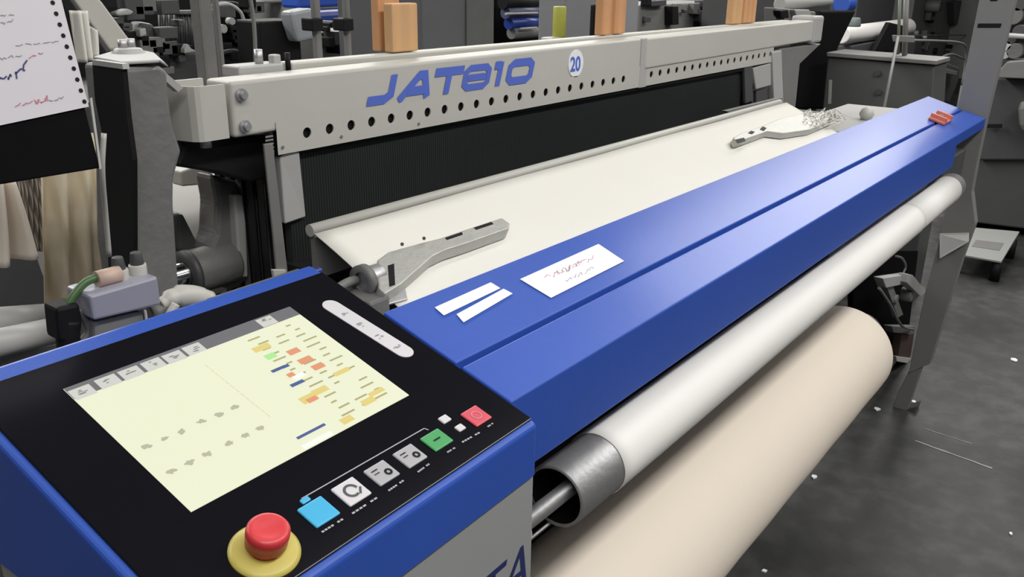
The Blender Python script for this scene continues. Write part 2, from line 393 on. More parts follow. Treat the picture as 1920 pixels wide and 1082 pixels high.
# maker's name along the front of the grey body
F0 = V((tops[0].x, tops[0].y + .0032, 0)); FD = (V((tops[1].x, tops[1].y, 0)) - V((tops[0].x, tops[0].y, 0))).normalized(); FN = V((FD.y, -FD.x, 0))
lo = at(1003, 1140, y=0.449); 
def front(x, y, h): return F0 + FD * x + EZ * y + FN * h
tm = text_mesh('TOYOTA', 0.076, lambda x, y, h: front(0.078 + x, 0.880 + y, 0.0006), 0.0002, 0.30, 1.0)
part('maker_lettering', tm, DLOGO, panel, 'dark navy slanted lettering')
F = V((0.180, 0.878, 0))

# ================================================================== blue front cover
ZF = lambda y: 1.0840 + (y - 0.481) * 0.2951
cover = thing('front_cover', 'long bright blue sheet metal cover along the front of the weaving machine', 'machine cover', (1.9, 0.57, 0.985))
CX0, CX1, CX2 = 0.643, 2.770, 3.172
b = B().prism([(CX0, .481, .990), (CX0, .481, ZF(.481)), (CX0, .5485, ZF(.5485)), (CX0, .5485, ZF(.5485) - .012), (CX0, .487, ZF(.487) - .012), (CX0, .487, .990)], (CX1 - CX0, 0, 0), 0.0022, 3)
fp = part('front_panel', b, BLUE, cover)
b = B().prism([(CX1, .481, 1.052), (CX1, .481, ZF(.481)), (CX1, .5485, ZF(.5485)), (CX1, .5485, 1.052)], (CX2 - CX1, 0, 0), 0.0022, 3)
part('end_lip', b, BLUE, cover)
b = B().prism([(CX0, .5565, ZF(.5565) - .012), (CX0, .5565, ZF(.5565)), (CX0, .664, ZF(.664)), (CX0, .664, ZF(.664) - .03), (CX0, .660, ZF(.664) - .03), (CX0, .660, ZF(.660) - .012)], (CX2 - CX0, 0, 0), 0.0018, 3)
part('rear_panel', b, BLUE, cover)
part('seam_channel', B().prism([(CX0, .540, ZF(.540) - .014), (CX0, .570, ZF(.57) - .014), (CX0, .570, ZF(.57) - .018), (CX0, .540, ZF(.54) - .018)], (CX2 - CX0, 0, 0)), NAVY, cover)
CN = V((0, -0.2951, 1)).normalized(); CP = V((0, .481, 1.084)) + CN * 0.0008
def cov(px, py, h=0.0): return onplane(px, py, CP + CN * h, CN)
def sticker(pxs, label):
    return part('paper_label', B().prism([cov(*p) for p in pxs], CN * 0.0006), PAPER, cover, label)
s1 = sticker([(975, 524), (1033, 559), (1170, 490), (1122, 458)], 'large white paper label with faded pink writing')
sticker([(815, 577), (832, 592), (938, 541), (920, 530)], 'narrow white paper strip, upper')
sticker([(856, 590), (869, 605), (961, 551), (944, 542)], 'narrow white paper strip, lower')
def scrib(p, q, n, amp, m, w, parent, f, name='handwriting'):
    b = B(); pts = []
    for k in range(n + 1):
        t_ = k / n; pts.append((p[0] + (q[0] - p[0]) * t_ + random.uniform(-amp, amp) * .5, p[1] + (q[1] - p[1]) * t_ + random.uniform(-amp, amp)))
    for i in range(n):
        if i % 5 == 4: continue
        a, c = f(*pts[i]), f(*pts[i + 1]); dd = (c - a).normalized(); sd = f.n.cross(dd).normalized() * w / 2
        b.poly([a - sd, c - sd, c + sd, a + sd])
    return part(name, b, m, parent)
class Fc:
    def __init__(s, fn, n): s.fn = fn; s.n = n
    def __call__(s, x, y): return s.fn(x, y)
fcov = Fc(lambda x, y: cov(x, y, 0.0010), CN)
scrib((1022, 522), (1112, 483), 34, 5, PINK, .0009, s1, fcov); scrib((1040, 514), (1090, 492), 22, 6, GINK, .0008, s1, fcov); scrib((1062, 526), (1114, 502), 24, 4, GINK, .0008, s1, fcov)
# faded red plastic clip
b = B(); c0 = cov(1762, 226, 0.0)
b.obox(c0 + CN * .004, (EX, V((0, .959, .283)), CN), (.050, .024, .004), .002)
b.obox(c0 + CN * .012 + EX * .035, (EX, V((0, .959, .283)), CN), (.006, .024, .008), .002)
b.obox(c0 + CN * .012 - EX * .035, (EX, V((0, .959, .283)), CN), (.006, .024, .008), .002)
clip = thing('plastic_clip', 'small faded red plastic clip lying on the far end of the blue cover', 'clip', c0)
part('clip_body', b, ORNG, clip)
part('clip_stud', B().cyl(c0 + CN * .008, c0 + CN * .017, .009, seg=20), DKG, clip)

# ================================================================== take-up roller and cloth roll
RY, RZ = 0.490, 0.914
tr = thing('take_up_roller', 'steel roller under the blue cover with white cloth passing round it', 'roller', (1.7, RY, RZ - .045))
part('roller_tube', B().pipe((0.745, RY, RZ), (2.86, RY, RZ), 0.0405, 0.0360), STEEL, tr, 'bare steel tube')
part('roller_end_sleeve', B().cyl((2.362, RY, RZ), (2.80, RY, RZ), .0412), CLOTHW, tr, 'pale far end of the roller')
part('tube_inner_shade', B().pipe((0.7455, RY, RZ), (0.95, RY, RZ), 0.0359, 0.0345), VBLACK, tr, 'dark inside of the tube, shade painted black')  # added black liner stands in for the shade inside the tube
part('roller_shaft', B().cyl((0.650, RY, RZ - .004), (2.95, RY, RZ - .004), 0.0105), STEEL, tr, 'polished shaft inside the tube')
part('bearing_block', B().cyl((0.647, RY, RZ - .004), (0.672, RY, RZ - .004), 0.024, 0.021, bev=.003), GREY, tr)
part('hub_web', B().cyl((0.90, RY, RZ), (0.91, RY, RZ), 0.0362), BLACK, tr)
b = B(); rows = []
for x in [0.838 + (2.36 - .838) * i / 60 for i in range(61)]:
    row = []
    for k in range(33):
        th = math.radians(25 + k * 265 / 32); r = 0.0422 + 0.0002 * math.sin(x * 9 + k)
        row.append((x, RY + math.cos(th) * r, RZ + math.sin(th) * r))
    rows.append(row)
b.strip(rows); cl = part('cloth_wrap', b, CLOTHW, tr, 'white cloth wound taut round the tube')
md = cl.modifiers.new('thick', 'SOLIDIFY'); md.thickness = 0.0012; md.offset = 0
solo('guard_rod', B().cyl((0.648, RY + .012, RZ - .0475), (2.9, RY + .012, RZ - .0475), 0.0022, seg=12), STEEL, 'thin steel rod running just below the take-up roller', 'rod')
roll = thing('cloth_roll', 'large thick roll of cream woven cloth below the blue cover', 'cloth roll', (1.6, .6225, .474 - .144))
BY, BZ, BR = .6225, .474, .1405
b = B(); L = 2.448 - .70
prof = [(0, .05), (0, BR - .004), (.003, BR)] + [(i * (L - .006) / 24 + .003, BR + .0006 * math.sin(i * 1.7)) for i in range(1, 24)] + [(L - .004, BR), (L - .0006, BR - .0025), (L, BR - .006), (L, .035)]
b.ring((.70, BY, BZ), (2.448, BY, BZ), prof, 96, caps=False); part('wound_cloth', b, CLOTHR, roll)
part('roll_core', B().cyl((.70, BY, BZ), (2.62, BY, BZ), .036), STEEL, roll)
part('core_flange', B().cyl((2.60, BY, BZ), (2.62, BY, BZ), .07, bev=.003), DKG, roll)

# ================================================================== woven cloth on the machine and its temples
CT = 0.445
def zc(y): return 1.10 + (y - .736) * CT
b = B(); rows = []
for i in range(61):
    x = .737 + (2.47 - .737) * i / 60; row = []
    for j in range(15):
        y = .600 + (.887 - .600) * j / 14
        row.append((x, y, zc(y) + .0006 * math.sin(x * 11 + j)))
    row.insert(0, (x, .585, zc(.6) - .12)); row.insert(1, (x, .590, zc(.6) - .02)); rows.append(row)
b.strip(rows); cl = part('woven_cloth', b, CLOTH); setp(cl, 'white woven cloth stretched behind the blue cover', 'cloth')
md = cl.modifiers.new('thick', 'SOLIDIFY'); md.thickness = 0.0012
PN = V((0, -CT, 1)).normalized(); PP = V((0, .736, 1.10))
def onc(px, py, h=0.0): return onplane(px, py, PP + PN * h, PN)
bar = thing('fell_bar', 'rounded light grey bar along the back edge of the woven cloth', 'bar', (1.6, .90, 1.14))
part('bar', B().cyl((.738, .898, 1.169), (2.445, .898, 1.169), .0085, seg=28), CREAM, bar)
part('bar_web', B().box(.742, 2.44, .894, .902, 1.10, 1.168), MIDG, bar)
def temple(outline, h, label, slots, th=0.017):
    t_ = thing('cloth_temple', label, 'temple', onc(*outline[0], 0))
    part('temple_body', B().prism([onc(*p, h) for p in outline], -PN * th, 0.002, 2), ALU, t_)
    for s_ in slots:
        part('slot', B().prism([onc(*p, h + .0002) for p in s_], -PN * 0.0012), BLACK, t_)
    return t_
T1 = temple([(708, 487), (728, 472), (790, 455), (826, 446), (888, 425), (941, 408), (957, 419), (955, 428), (878, 455), (837, 468), (812, 480), (752, 533), (722, 551), (710, 540)], .022,
            'cast metal cloth temple with black slots near the control panel', [[(834, 446), (838, 450), (868, 440), (866, 435)], [(888, 427), (893, 431), (926, 420), (921, 416)], [(727, 498), (739, 494), (741, 534), (730, 538)]], .02)
part('adjusting_screw', B().cyl(onc(795, 447, .018), onc(795, 447, .032), .0025, seg=12), DKG, T1)
part('adjusting_screw', B().cyl(onc(754, 458, .018), onc(754, 458, .030), .0025, seg=12), DKG, T1)
p = onc(700, 520, .012)
part('needle_drum', B().cyl(p - EX * .018, p + EX * .012, .016, bev=.003, seg=28), STEEL, T1)
part('drum_yoke', B().pipe(p - EX * .022, p - EX * .012, .021, .012), CASTG, T1)
part('mounting_arm', B().tube([p - EX * .02 + EY * .01, p - EX * .05 + EZ * .004, p - EX * .085 - EZ * .006], .006), CASTG, T1)
part('mounting_foot', B().box(.668, .735, .690, .765, 1.062, 1.088, .004), MIDG, T1)
part('mounting_bracket', B().box(.690, .725, .735, .80, 1.06, 1.118, .004), CASTG, T1)
part('guide_plate', B().prism([onc(708, 552, .004), onc(760, 535, .004), onc(765, 560, .004), onc(722, 572, .004)], -PN * .003, .001), STEEL, T1)
T2 = temple([(1375, 258), (1388, 250), (1430, 236), (1462, 222), (1500, 214), (1545, 210), (1560, 226), (1520, 243), (1470, 250), (1440, 246), (1395, 262), (1380, 266)], .020,
            'cast metal cloth temple at the far selvedge beside loose yarn ends', [[(1378, 262), (1395, 258), (1398, 264), (1384, 268)], [(1402, 250), (1410, 252), (1416, 247), (1408, 245)], [(1424, 243), (1432, 246), (1438, 240), (1430, 237)]])
part('mounting_bracket', B().box(2.49, 2.66, .80, .92, 1.08, 1.125, .005), MIDG, T2)
# loose yarn ends
b = B()
for k in range(60):
    px, py = random.uniform(1505, 1570), random.uniform(218, 242); q = onc(px, py, .012)
    b.tube([q, q + V((random.uniform(-.03, .03), random.uniform(-.02, .02), random.uniform(0, .025))), q + V((random.uniform(-.06, .06), random.uniform(-.03, .03), random.uniform(-.01, .012)))], .0011, 5, 3)
solo('yarn_fringe', b, CLOTH, 'tangle of loose cream yarn ends beside the far cloth temple', 'yarn', kind='stuff')
b = B().box(2.50, 3.10, .69, .90, 1.085, 1.098, .003)
solo('selvedge_table', b, GREY, 'pale metal shelf covered in lint beyond the far edge of the cloth', 'shelf')
for k, (px, py, r) in enumerate([(1625, 214, .022)]):
    q = at(px, py, z=1.115); solo('yarn_ball', B().ring(q - EZ * r, q + EZ * r, [(0, .002), (r * .3, r * .7), (r, r), (r * 1.7, r * .7), (r * 2, .002)], 20), CREAM, 'pale lump of waste yarn on the far metal shelf', 'yarn')

# ================================================================== top beam
beam = thing('top_beam', 'long light grey top beam with blue lettering and a row of round holes', 'beam', (1.85, 1.05, 1.285))
def zt(x): return 1.3610 + (x - .706) * .0048
def zb(x): return 1.2860 + (x - .706) * .0098
def beamsec(x0, x1, y0, y1):
    b = B(); t = bmesh.new(); vs = []
    for x in (x0, x1):
        vs.append([t.verts.new(p) for p in [(x, y0, zb(x)), (x, y0, zt(x)), (x, y1, zt(x)), (x, y1, zb(x))]])
    t.faces.new(vs[0]); t.faces.new(vs[1][::-1])
    for k in range(4): t.faces.new((vs[0][k], vs[0][(k + 1) % 4], vs[1][(k + 1) % 4], vs[1][k]))
    bmesh.ops.recalc_face_normals(t, faces=t.faces[:]); bmesh.ops.bevel(t, geom=t.edges[:], offset=.005, segments=3, profile=.5, affect='EDGES')
    b._merge(t); return b
left = part('beam_section', beamsec(.706, 1.818, 1.0, 1.055), CREAM, beam)
right = part('beam_section', beamsec(1.826, 2.985, .995, 1.055), CREAM, beam)
part('joint_plate', B().box(1.806, 1.838, .9975, 1.05, 1.256, 1.3655, .001), GREY, beam)
b = B()
b.box(.86, 2.9, 1.062, 1.092, 1.335, 1.371, .003); b.box(.80, 2.9, 1.092, 1.125, 1.33, 1.362, .003)
part('top_rail', b, CREAM, beam)
part('end_cap', B().box(2.93, 3.02, .99, 1.07, 1.30, 1.385, .008), GREY, beam)
# perforated strip
def zh(x): return 1.2535 + (x - .774) * .0042 + .0235
def perforated(x0, x1, holes, r):
    b = B(); bm = b.bm; y = .9985
    def col(x): return [bm.verts.new((x, y, zh(x) - .0235)), bm.verts.new((x, y, zh(x) + .0235))]
    cuts = [x0]
    for h in holes: cuts += [h - .017, h + .017]
    cuts.append(x1)
    for a_, c_ in zip(cuts[0::2], cuts[1::2]):
        if c_ - a_ > 1e-4: b.poly([(a_, y, zh(a_) - .0235), (c_, y, zh(c_) - .0235), (c_, y, zh(c_) + .0235), (a_, y, zh(a_) + .0235)])
    for h in holes:
        ca = math.atan2(.0235, .017); an = sorted([2 * math.pi * k / 24 for k in range(24)] + [ca, math.pi - ca, math.pi + ca, 2 * math.pi - ca])
        n = len(an); zc_ = zh(h) + .001; inner = []; outer = []; back = []
        for th in an:
            cx, cz = math.cos(th), math.sin(th)
            s_ = min(.017 / max(abs(cx), 1e-6), .0235 / max(abs(cz), 1e-6))
            inner.append(bm.verts.new((h + cx * r, y, zc_ + cz * r))); back.append(bm.verts.new((h + cx * r, y + .0025, zc_ + cz * r)))
            outer.append(bm.verts.new((h + cx * s_, y, zh(h + cx * s_) + cz * s_)))
        for k in range(n):
            j = (k + 1) % n
            bm.faces.new((inner[k], outer[k], outer[j], inner[j])); bm.faces.new((inner[k], back[k], back[j], inner[j]))
    return b
hs = []
pxs = [575, 614, 658, 694, 734, 766, 802, 832, 866, 893, 922, 948, 974, 998, 1023, 1046, 1069, 1090, 1111, 1130]
for px in pxs: hs.append(at(px, 251 - (px - 575) * .1745, y=1.0).x)
hs2 = [hs[0]]
step = (hs[-1] - hs[0]) / 19
holesL = [hs[0] + i * step for i in range(20)] + [hs[0] + i * step for i in (20, 21)]
part('perforated_strip', perforated(.774, 1.823, [h for h in holesL if h < 1.80], .0078), CREAM, beam)
xs2 = [hs[0] + i * step for i in range(23, 46)]
part('perforated_strip', perforated(1.823, 2.62, [h for h in xs2 if 1.85 < h < 2.60], .0078), CREAM, beam)
part('hole_shade_strip', B().box(.778, 2.62, 1.004, 1.012, 1.250, 1.30), BLACK, beam)  # added black strip stands in for the darkness behind the holes
for px, py in [(452, 178), (459, 237)]:
    p = at(px, py, y=.998); b = B().cyl(p, p - EY * .003, .0085, seg=24); b.cyl(p - EY * .003, p - EY * .009, .0055, seg=6)
    part('bolt', b, STEEL, beam)
for px, py in [(530, 276), (640, 256), (785, 232)]:
    p = at(px, py, y=.998); part('rivet', B().cyl(p, p - EY * .0015, .0022, seg=10), MIDG, beam)
# number disc
dc = at(1079, 119, y=1.0); b = B().cyl(V((dc.x, 1.0, dc.z)), V((dc.x, .9985, dc.z)), .0275, seg=40)
disc = part('number_sticker', b, PAPER, beam, 'round white sticker reading 20')
tm = text_mesh('20', .040, lambda x, y, h: V((dc.x - .0215 + x, .9982, dc.z - .0145 + y)), .0012, 0, .95)
part('number', tm, LOGO, disc)
# lettering JAT810
def glyph(paths, x0, x1, z0, hgt, sw, sh=.34):
    b = B()
    for gi, (pts, closed) in enumerate(paths):
        W = x1 - x0
        P2 = [(x * W, y * hgt) for x, y in pts]
        b.stroke(P2, sw, lambda x, y, h: V((x0 + x + (y) * sh - .5 * hgt * sh, .9994 - h, z0 + y)), closed, .0006 + .0003 * gi)
    return b
def sq(x0, y0, x1, y1, c=.12, cy=.16): return [(x0 + c, y0), (x1 - c, y0), (x1, y0 + cy), (x1, y1 - cy), (x1 - c, y1), (x0 + c, y1), (x0, y1 - cy), (x0, y0 + cy)]
GL = {
    'J': [([(.02, .14), (.55, .14), (.74, .30), (.74, 1.0)], False)],
    'A': [([(.02, 0), (.50, .86), (.66, .86), (.84, 0)], False), ([(.22, .30), (.80, .30)], False)],
    'T': [([(.0, .87), (1.0, .87)], False), ([(.5, .76), (.5, 0)], False)],
    '8': [(sq(.12, .12, .88, .88), True), ([(.2, .5), (.8, .5)], False)],
    '1': [([(.58, 0), (.58, 1.0)], False), ([(.1, .87), (.58, .87)], False)],
    '0': [(sq(.12, .12, .88, .88), True)]}
zl0 = 1.3045
xp = lambda px: at(px, 165 - (px - 690) * .16, y=1.0).x
for ch, a_, c_ in [('J', 690, 749), ('A', 750, 814), ('T', 812, 866), ('8', 864, 922), ('1', 922, 946), ('0', 948, 1002)]:
    x0, x1 = xp(a_), xp(c_)
    part('letter' if ch in 'JAT' else 'digit', glyph(GL[ch], x0, x1, zl0 + (x0 - .95) * .005, .0425, .0142 if ch != '8' else .0115), LOGO, beam)
# left connecting bracket (bent sheet)
b = B(); path = [(.700, 1.003), (.662, 1.003), (.656, 1.006), (.651, 1.014), (.647, 1.032), (.642, 1.055), (.634, 1.085)]
rows = [[(x, y, 1.287 + (0 if i < 3 else .0)) for i, (x, y) in enumerate(path)], [(x, y, 1.358) for x, y in path]]
b.strip(rows, False); br = part('end_bracket', b, CREAM, beam); md = br.modifiers.new('t', 'SOLIDIFY'); md.thickness = .003
part('bracket_wing', B().prism([(.598, 1.0, 1.385), (.606, 1.0, 1.388), (.640, 1.004, 1.3585), (.632, 1.004, 1.354)], (0, .012, 0)), GREY, beam)
part('bracket_web', B().box(.62, .700, 1.05, 1.056, 1.285, 1.362), CREAM, beam)
p = at(386, 268, y=1.02); part('bracket_bolt', B().cyl(p + EZ * .012, p - EZ * .006, .008, seg=6), STEEL, beam)
# little fittings standing on the beam
fit = thing('pipe_fitting', 'small metal fittings standing on the near end of the top beam', 'fitting', (.80, 1.06, 1.362))
part('fitting_base', B().box(.765, .845, 1.06, 1.10, 1.355, 1.372, .003), GREY, fit)
part('fitting_stud', B().cyl((.812, 1.075, 1.37), (.812, 1.075, 1.392), .006, seg=16), STEEL, fit)
part('fitting_stud', B().cyl((.852, 1.06, 1.36), (.852, 1.06, 1.386), .004, seg=16), BLACK, fit)
part('fitting_lug', B().box(.828, .842, 1.062, 1.075, 1.368, 1.384, .002), GREY, fit)

# ------------------------------------------------------------------ wooden blocks on the beam
def block(px0, px1, pytop, pybot, y, m, label, d=.020, lean=0):
    a_, c_ = at(px0, pybot, y=y), at(px1, pybot, y=y); top = at((px0 + px1) / 2, pytop, y=y).z
    x0, x1 = a_.x, c_.x; base = 1.3725
    o = solo('wooden_block', B().box(x0, x1, y, y + d, base, top, .0025), m, label, 'wooden block', 'wooden blocks standing on the top beam')
    return o
block(737, 785, 6, 104, 1.064, WOOD, 'pale wooden block, front one of the pair nearest the control panel')
block(712, 752, -6, 98, 1.098, WOODD, 'wooden block half hidden behind the front block nearest the control panel', .018)
block(1128, 1146, -22, 66, 1.064, WOODD, 'orange wooden block, near one of the middle pair on the top beam')
block(1152, 1172, -26, 63, 1.064, WOODD, 'orange wooden block, far one of the middle pair on the top beam')
block(1372, 1390, -40, 44, 1.064, WOOD, 'narrow wooden block, near one of the pair at the far end of the beam')
block(1394, 1416, -44, 41, 1.064, WOODD, 'wooden block, far one of the pair at the far end of the beam')

# ================================================================== reed and harness
reed = thing('reed', 'black reed of fine upright wires hanging under the perforated strip', 'reed', (1.65, 1.02, 1.02))
part('reed_wires', B().box(.80, 2.44, 1.014, 1.030, 1.08, 1.262), REEDM, reed)
part('reed_end', B().prism([(.781, 1.004, 1.150), (.781, 1.004, 1.252), (.815, 1.002, 1.252), (.822, 1.006, 1.152)], (0, .02, 0), .002), GREY, reed, 'light grey end plate')
part('reed_base', B().box(.79, 2.44, .96, 1.03, 1.00, 1.085, .002), BLACK, reed)
hr = thing('harness_frames', 'stack of black harness frames behind the upright steel strap', 'harness', (.85, 1.1, .6))
for i in range(5):
    part('harness_frame', B().box(.785, .812 + i * .004, 1.055 + i * .026, 1.070 + i * .026, .75, 1.225, .001), HARN, hr)
    part('harness_rail', B().box(.785, 2.5, 1.055 + i * .026, 1.070 + i * .026, 1.225, 1.245, .001), BLACK, hr)
part('harness_body', B().box(.80, 2.62, 1.05, 1.18, .55, 1.225), VBLACK, hr)
strap = thing('steel_strap', 'narrow upright grey steel strap beside the near end of the reed', 'strap', (.78, 1.02, 1.04))
part('strap', B().prism([at(495, 270, y=1.0), at(512, 270, y=1.0), at(541, 520, y=1.0), at(521, 520, y=1.0)], (0, .004, 0), .001), MIDG, strap)
part('strap_foot', B().prism([at(512, 506, y=.996), at(537, 506, y=.996), at(535, 536, y=.996), at(518, 536, y=.996)], (0, .006, 0), .001), CREAM, strap)

# far end brackets of the beam
fb = thing('far_bracket', 'grey upright bracket holding the far end of the top beam', 'bracket', (2.7, 1.0, .9))
def yprism(pxs, y, d, m, name, parent, bev=.003, label=None):
    return part(name, B().prism([at(*p, y=y) for p in pxs], (0, d, 0), bev), m, parent, label)
yprism([(1462, 92), (1540, 82), (1500, 120), (1492, 200), (1470, 215), (1468, 140)], 1.0, .03, MIDG, 'upright', fb)
yprism([(1448, 98), (1466, 94), (1470, 200), (1452, 200)], .995, .02, GREY, 'gusset', fb)
yprism([(1412, 128), (1446, 118), (1446, 160), (1418, 168)], 1.0, .01, GREY, 'window_plate', fb)
yprism([(1396, 125), (1412, 122), (1412, 190), (1398, 195)], 1.0, .01, DKG, 'guide_rail', fb)
yprism([(1418, 170), (1450, 162), (1452, 192), (1418, 196)], 1.01, .01, DKG, 'lower_plate', fb)
yprism([(1360, 208), (1468, 182), (1470, 226), (1420, 240)], .93, .012, MIDG, 'side_plate', fb, .002)

# ================================================================== left side frame casting
sf = thing('side_frame', 'upright grey cast side frame holding the near end of the top beam', 'machine frame', (.59, 1.04, 0))
fr = [(229, 126), (300, 122), (316, 134), (318, 180), (326, 237), (342, 284), (328, 333), (327, 379), (334, 488), (339, 560), (290, 600), (262, 560), (250, 470), (249, 300), (238, 220)]
b = B().prism([at(*p, y=1.0) for p in fr], (0, .09, 0), .006, 3)
part('frame_column', b, CASTG, sf)
xa = .538
b = B()
def yz(px, py, x): return at(px, py, x=x)
o_ = [(173, 118), (229, 126), (238, 220), (249, 300), (250, 470), (262, 540), (206, 540), (200, 440), (197, 277), (178, 187)]
i_ = [(180, 128), (222, 135), (230, 222), (243, 302), (244, 466), (250, 530), (212, 530), (206, 440), (203, 277), (185, 187)]
part('frame_rim', B().prism([yz(*p, xa) for p in [(172, 112), (229, 120), (231, 130), (174, 122)]], (.008, 0, 0)), GREY, sf)
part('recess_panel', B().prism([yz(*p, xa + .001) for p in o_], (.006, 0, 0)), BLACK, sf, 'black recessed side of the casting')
part('frame_top', B().prism([at(*p, z=1.392) for p in [(176, 112), (230, 122), (300, 118), (316, 128), (290, 104), (262, 98), (215, 100)]], (0, 0, .004), .0015), GREY, sf)
part('top_boss', B().cyl(at(242, 108, z=1.39), at(242, 108, z=1.39) + EZ * .012, .024, .018, bev=.003), GREY, sf)
for px, py in [(231, 92), (246, 90)]:
    p = at(px, py, z=1.40); part('boss_bolt', B().cyl(p, p + EZ * .012, .006, seg=6), STEEL, sf)
part('frame_foot', B().box(.575, .66, 1.002, 1.088, 0, 1.07, .006), CASTG, sf)
arm = thing('sloping_guard', 'cream painted sloping sheet metal guard rising behind the clipboard', 'guard', at(200, 80, y=1.3))
yprism([(128, -12), (178, -12), (193, 4), (246, 76), (232, 92), (206, 96)], 1.28, .02, CREAM, 'arm_plate', arm, .004)
yprism([(122, -12), (132, -12), (210, 96), (200, 100)], 1.275, .03, DKG, 'arm_edge', arm, .002)

# ================================================================== black box, yoke, shaft
cb = solo('black_housing', B().prism([at(*p, y=1.04) for p in [(345, 262), (500, 250), (500, 335), (470, 342), (410, 325), (330, 312), (340, 290)]], (0, .10, 0), .004), BLACK, 'black metal housing hanging below the near end of the top beam', 'housing')
yk = thing('lever_yoke', 'dark grey cast yoke with a round hub on a steel shaft', 'lever', (.72, 1.15, .9))
yprism([(398, 328), (470, 345), (490, 345), (495, 360), (465, 372), (476, 520), (440, 545), (400, 535), (392, 470), (405, 440), (408, 380)], 1.12, .05, CASTG, 'yoke_arm', yk, .008)
yprism([(440, 366), (455, 366), (462, 420), (466, 520), (450, 520), (444, 430)], 1.105, .02, GREY, 'bright_rib', yk, .003)
yprism([(330, 400), (345, 400), (385, 480), (372, 500), (335, 470)], 1.16, .03, DKG, 'back_arm', yk, .006)
p = at(405, 498, y=1.13); part('hub', B().cyl(p - EX * .048, p + EX * .03, .034, .034, bev=.006), CASTG, yk)
part('hub_ring', B().pipe(p - EX * .055, p - EX * .045, .036, .020), DKG, yk)
part('steel_shaft', B().cyl(p - EX * .12, p + EX * .03, .019), CHROME, yk, 'bright round shaft')
wb = thing('warp_beam', 'white wound warp beam seen behind the cast yoke', 'warp beam', at(370, 420, y=1.5))
p = at(366, 420, y=1.52); b = B().cyl(V((.78, 1.60, p.z - .03)), V((2.6, 1.60, p.z - .03)), .15, seg=64)
part('wound_yarn', b, CLOTHW, wb)
b = B().cyl(V((.76, 1.60, p.z - .03)), V((.775, 1.60, p.z - .03)), .19, seg=64, bev=.004); part('beam_flange', b, GREY, wb)
yprism([(340, 322), (362, 314), (395, 318), (402, 330), (398, 345), (342, 350)], 1.3, .03, CREAM, 'beam_bearing', wb, .003)

# ================================================================== clipboard with paper
bx = at(188, 315, y=.86); X_ = bx.x
BR_ = at(188, 315, x=X_); TR_ = at(108, -8, x=X_)
dv = (TR_ - BR_); BL_ = at(0, 346, y=bx.y - 0.0); BLx = BL_ + (BL_ - BR_) * .25
nb = (BL_ - BR_).cross(dv).normalized()
if nb.y > 0: nb = -nb
cbd = thing('clipboard', 'black clipboard holding a punched sheet of paper left of the machine frame', 'clipboard', BLx)
TLx = BLx + dv
part('board', B().prism([BR_, BLx, TLx + dv * .15, TR_ + dv * .15], -nb * .004, .0015), VBLACK, cbd)
def onb(px, py, h=.0015): return onplane(px, py, BR_ + nb * h, nb)
pap = part('paper_sheet', B().prism([onb(166, 200), onb(-60, 248), onb(-120, -10), onb(112, -10)], nb * .0006), PAPERL, cbd, 'lilac white punched paper')
b = B()
for i in range(10):
    c_ = onb(99 + i * 6.6, 5 + i * 20.6, .0026); u_ = dv.normalized(); w_ = u_.cross(nb)
    b.poly([c_ + (u_ * math.cos(k * math.pi / 6) + w_ * math.sin(k * math.pi / 6)) * .0022 for k in range(12)])
part('punch_holes', b, BLACK, pap)
fbd = Fc(lambda x, y: onb(x, y, .0027), nb)
for p_, q_, n_, am, m_, w_ in [((0, 150), (24, 142), 8, 6, INK, .0013), ((28, 142), (52, 118), 8, 10, INK, .0014), ((56, 108), (80, 98), 8, 3, PINK, .0008), ((30, 198), (60, 192), 12, 3, PINK, .0009), ((66, 190), (92, 184), 14, 6, PINK, .001),
                           ((92, 190), (120, 182), 14, 2, GINK, .0008), ((0, 30), (30, 26), 10, 3, GINK, .0007), ((0, 45), (28, 36), 10, 3, GINK, .0007), ((30, 85), (110, 78), 24, 2, GINK, .0006), ((0, 110), (40, 104), 14, 3, GINK, .0007)]:
    scrib(p_, q_, n_, am, m_, w_, pap, fbd)
part('clip_strip', B().prism([onb(168, 185, .001), onb(172, 183, .001), onb(190, 316, .001), onb(186, 318, .001)], nb * .001), GREY, cbd)
hook = B().tube([at(195, 250, y=.95), at(192, 320, y=.95), at(198, 400, y=.97), at(205, 480, y=.98)], .003)
solo('pale_string', hook, CREAM, 'thin pale cord hanging beside the clipboard', 'string')

# ================================================================== yarn sheets and drapes on the left
def drape(pxs_top, pxs_bot, y, amp, folds, m, name, label, cat, n=60, kind=None):
    b = B(); rows = []
    a0, a1 = at(*pxs_top[0], y=y), at(*pxs_top[1], y=y); c0_, c1_ = at(*pxs_bot[0], y=y), at(*pxs_bot[1], y=y)
    for j in range(14):
        t_ = j / 13; row = []
        for i in range(n):
            s_ = i / (n - 1); p = (a0.lerp(a1, s_)).lerp(c0_.lerp(c1_, s_), t_)
            row.append(p + EY * (amp * math.sin(s_ * folds * 2 * math.pi + t_ * .8) + amp * .5 * math.sin(s_ * folds * 5.1 + t_ * 2)))
        rows.append(row)
    b.strip(rows); o = solo(name, b, m, label, cat, kind=kind); md = o.modifiers.new('t', 'SOLIDIFY'); md.thickness = .002; return o
drape(((75, 250), (204, 250)), ((128, 2000), (230, 2000)), 1.32, .010, 3, YARN, 'yarn_sheet', 'wide hanging sheet of cream warp yarn left of the side frame', 'yarn')
drape(((-30, 330), (22, 335)), ((-30, 505), (72, 478)), 1.22, .012, 2, CLOTHR, 'cloth_drape', 'cream cloth bundle hanging at the left below the clipboard', 'cloth')
drape(((132, 20), (160, 20)), ((150, 118), (170, 112)), 1.24, .006, 2, CLOTH, 'yarn_hank', 'bright cream hank of yarn beside the top of the clipboard', 'yarn')
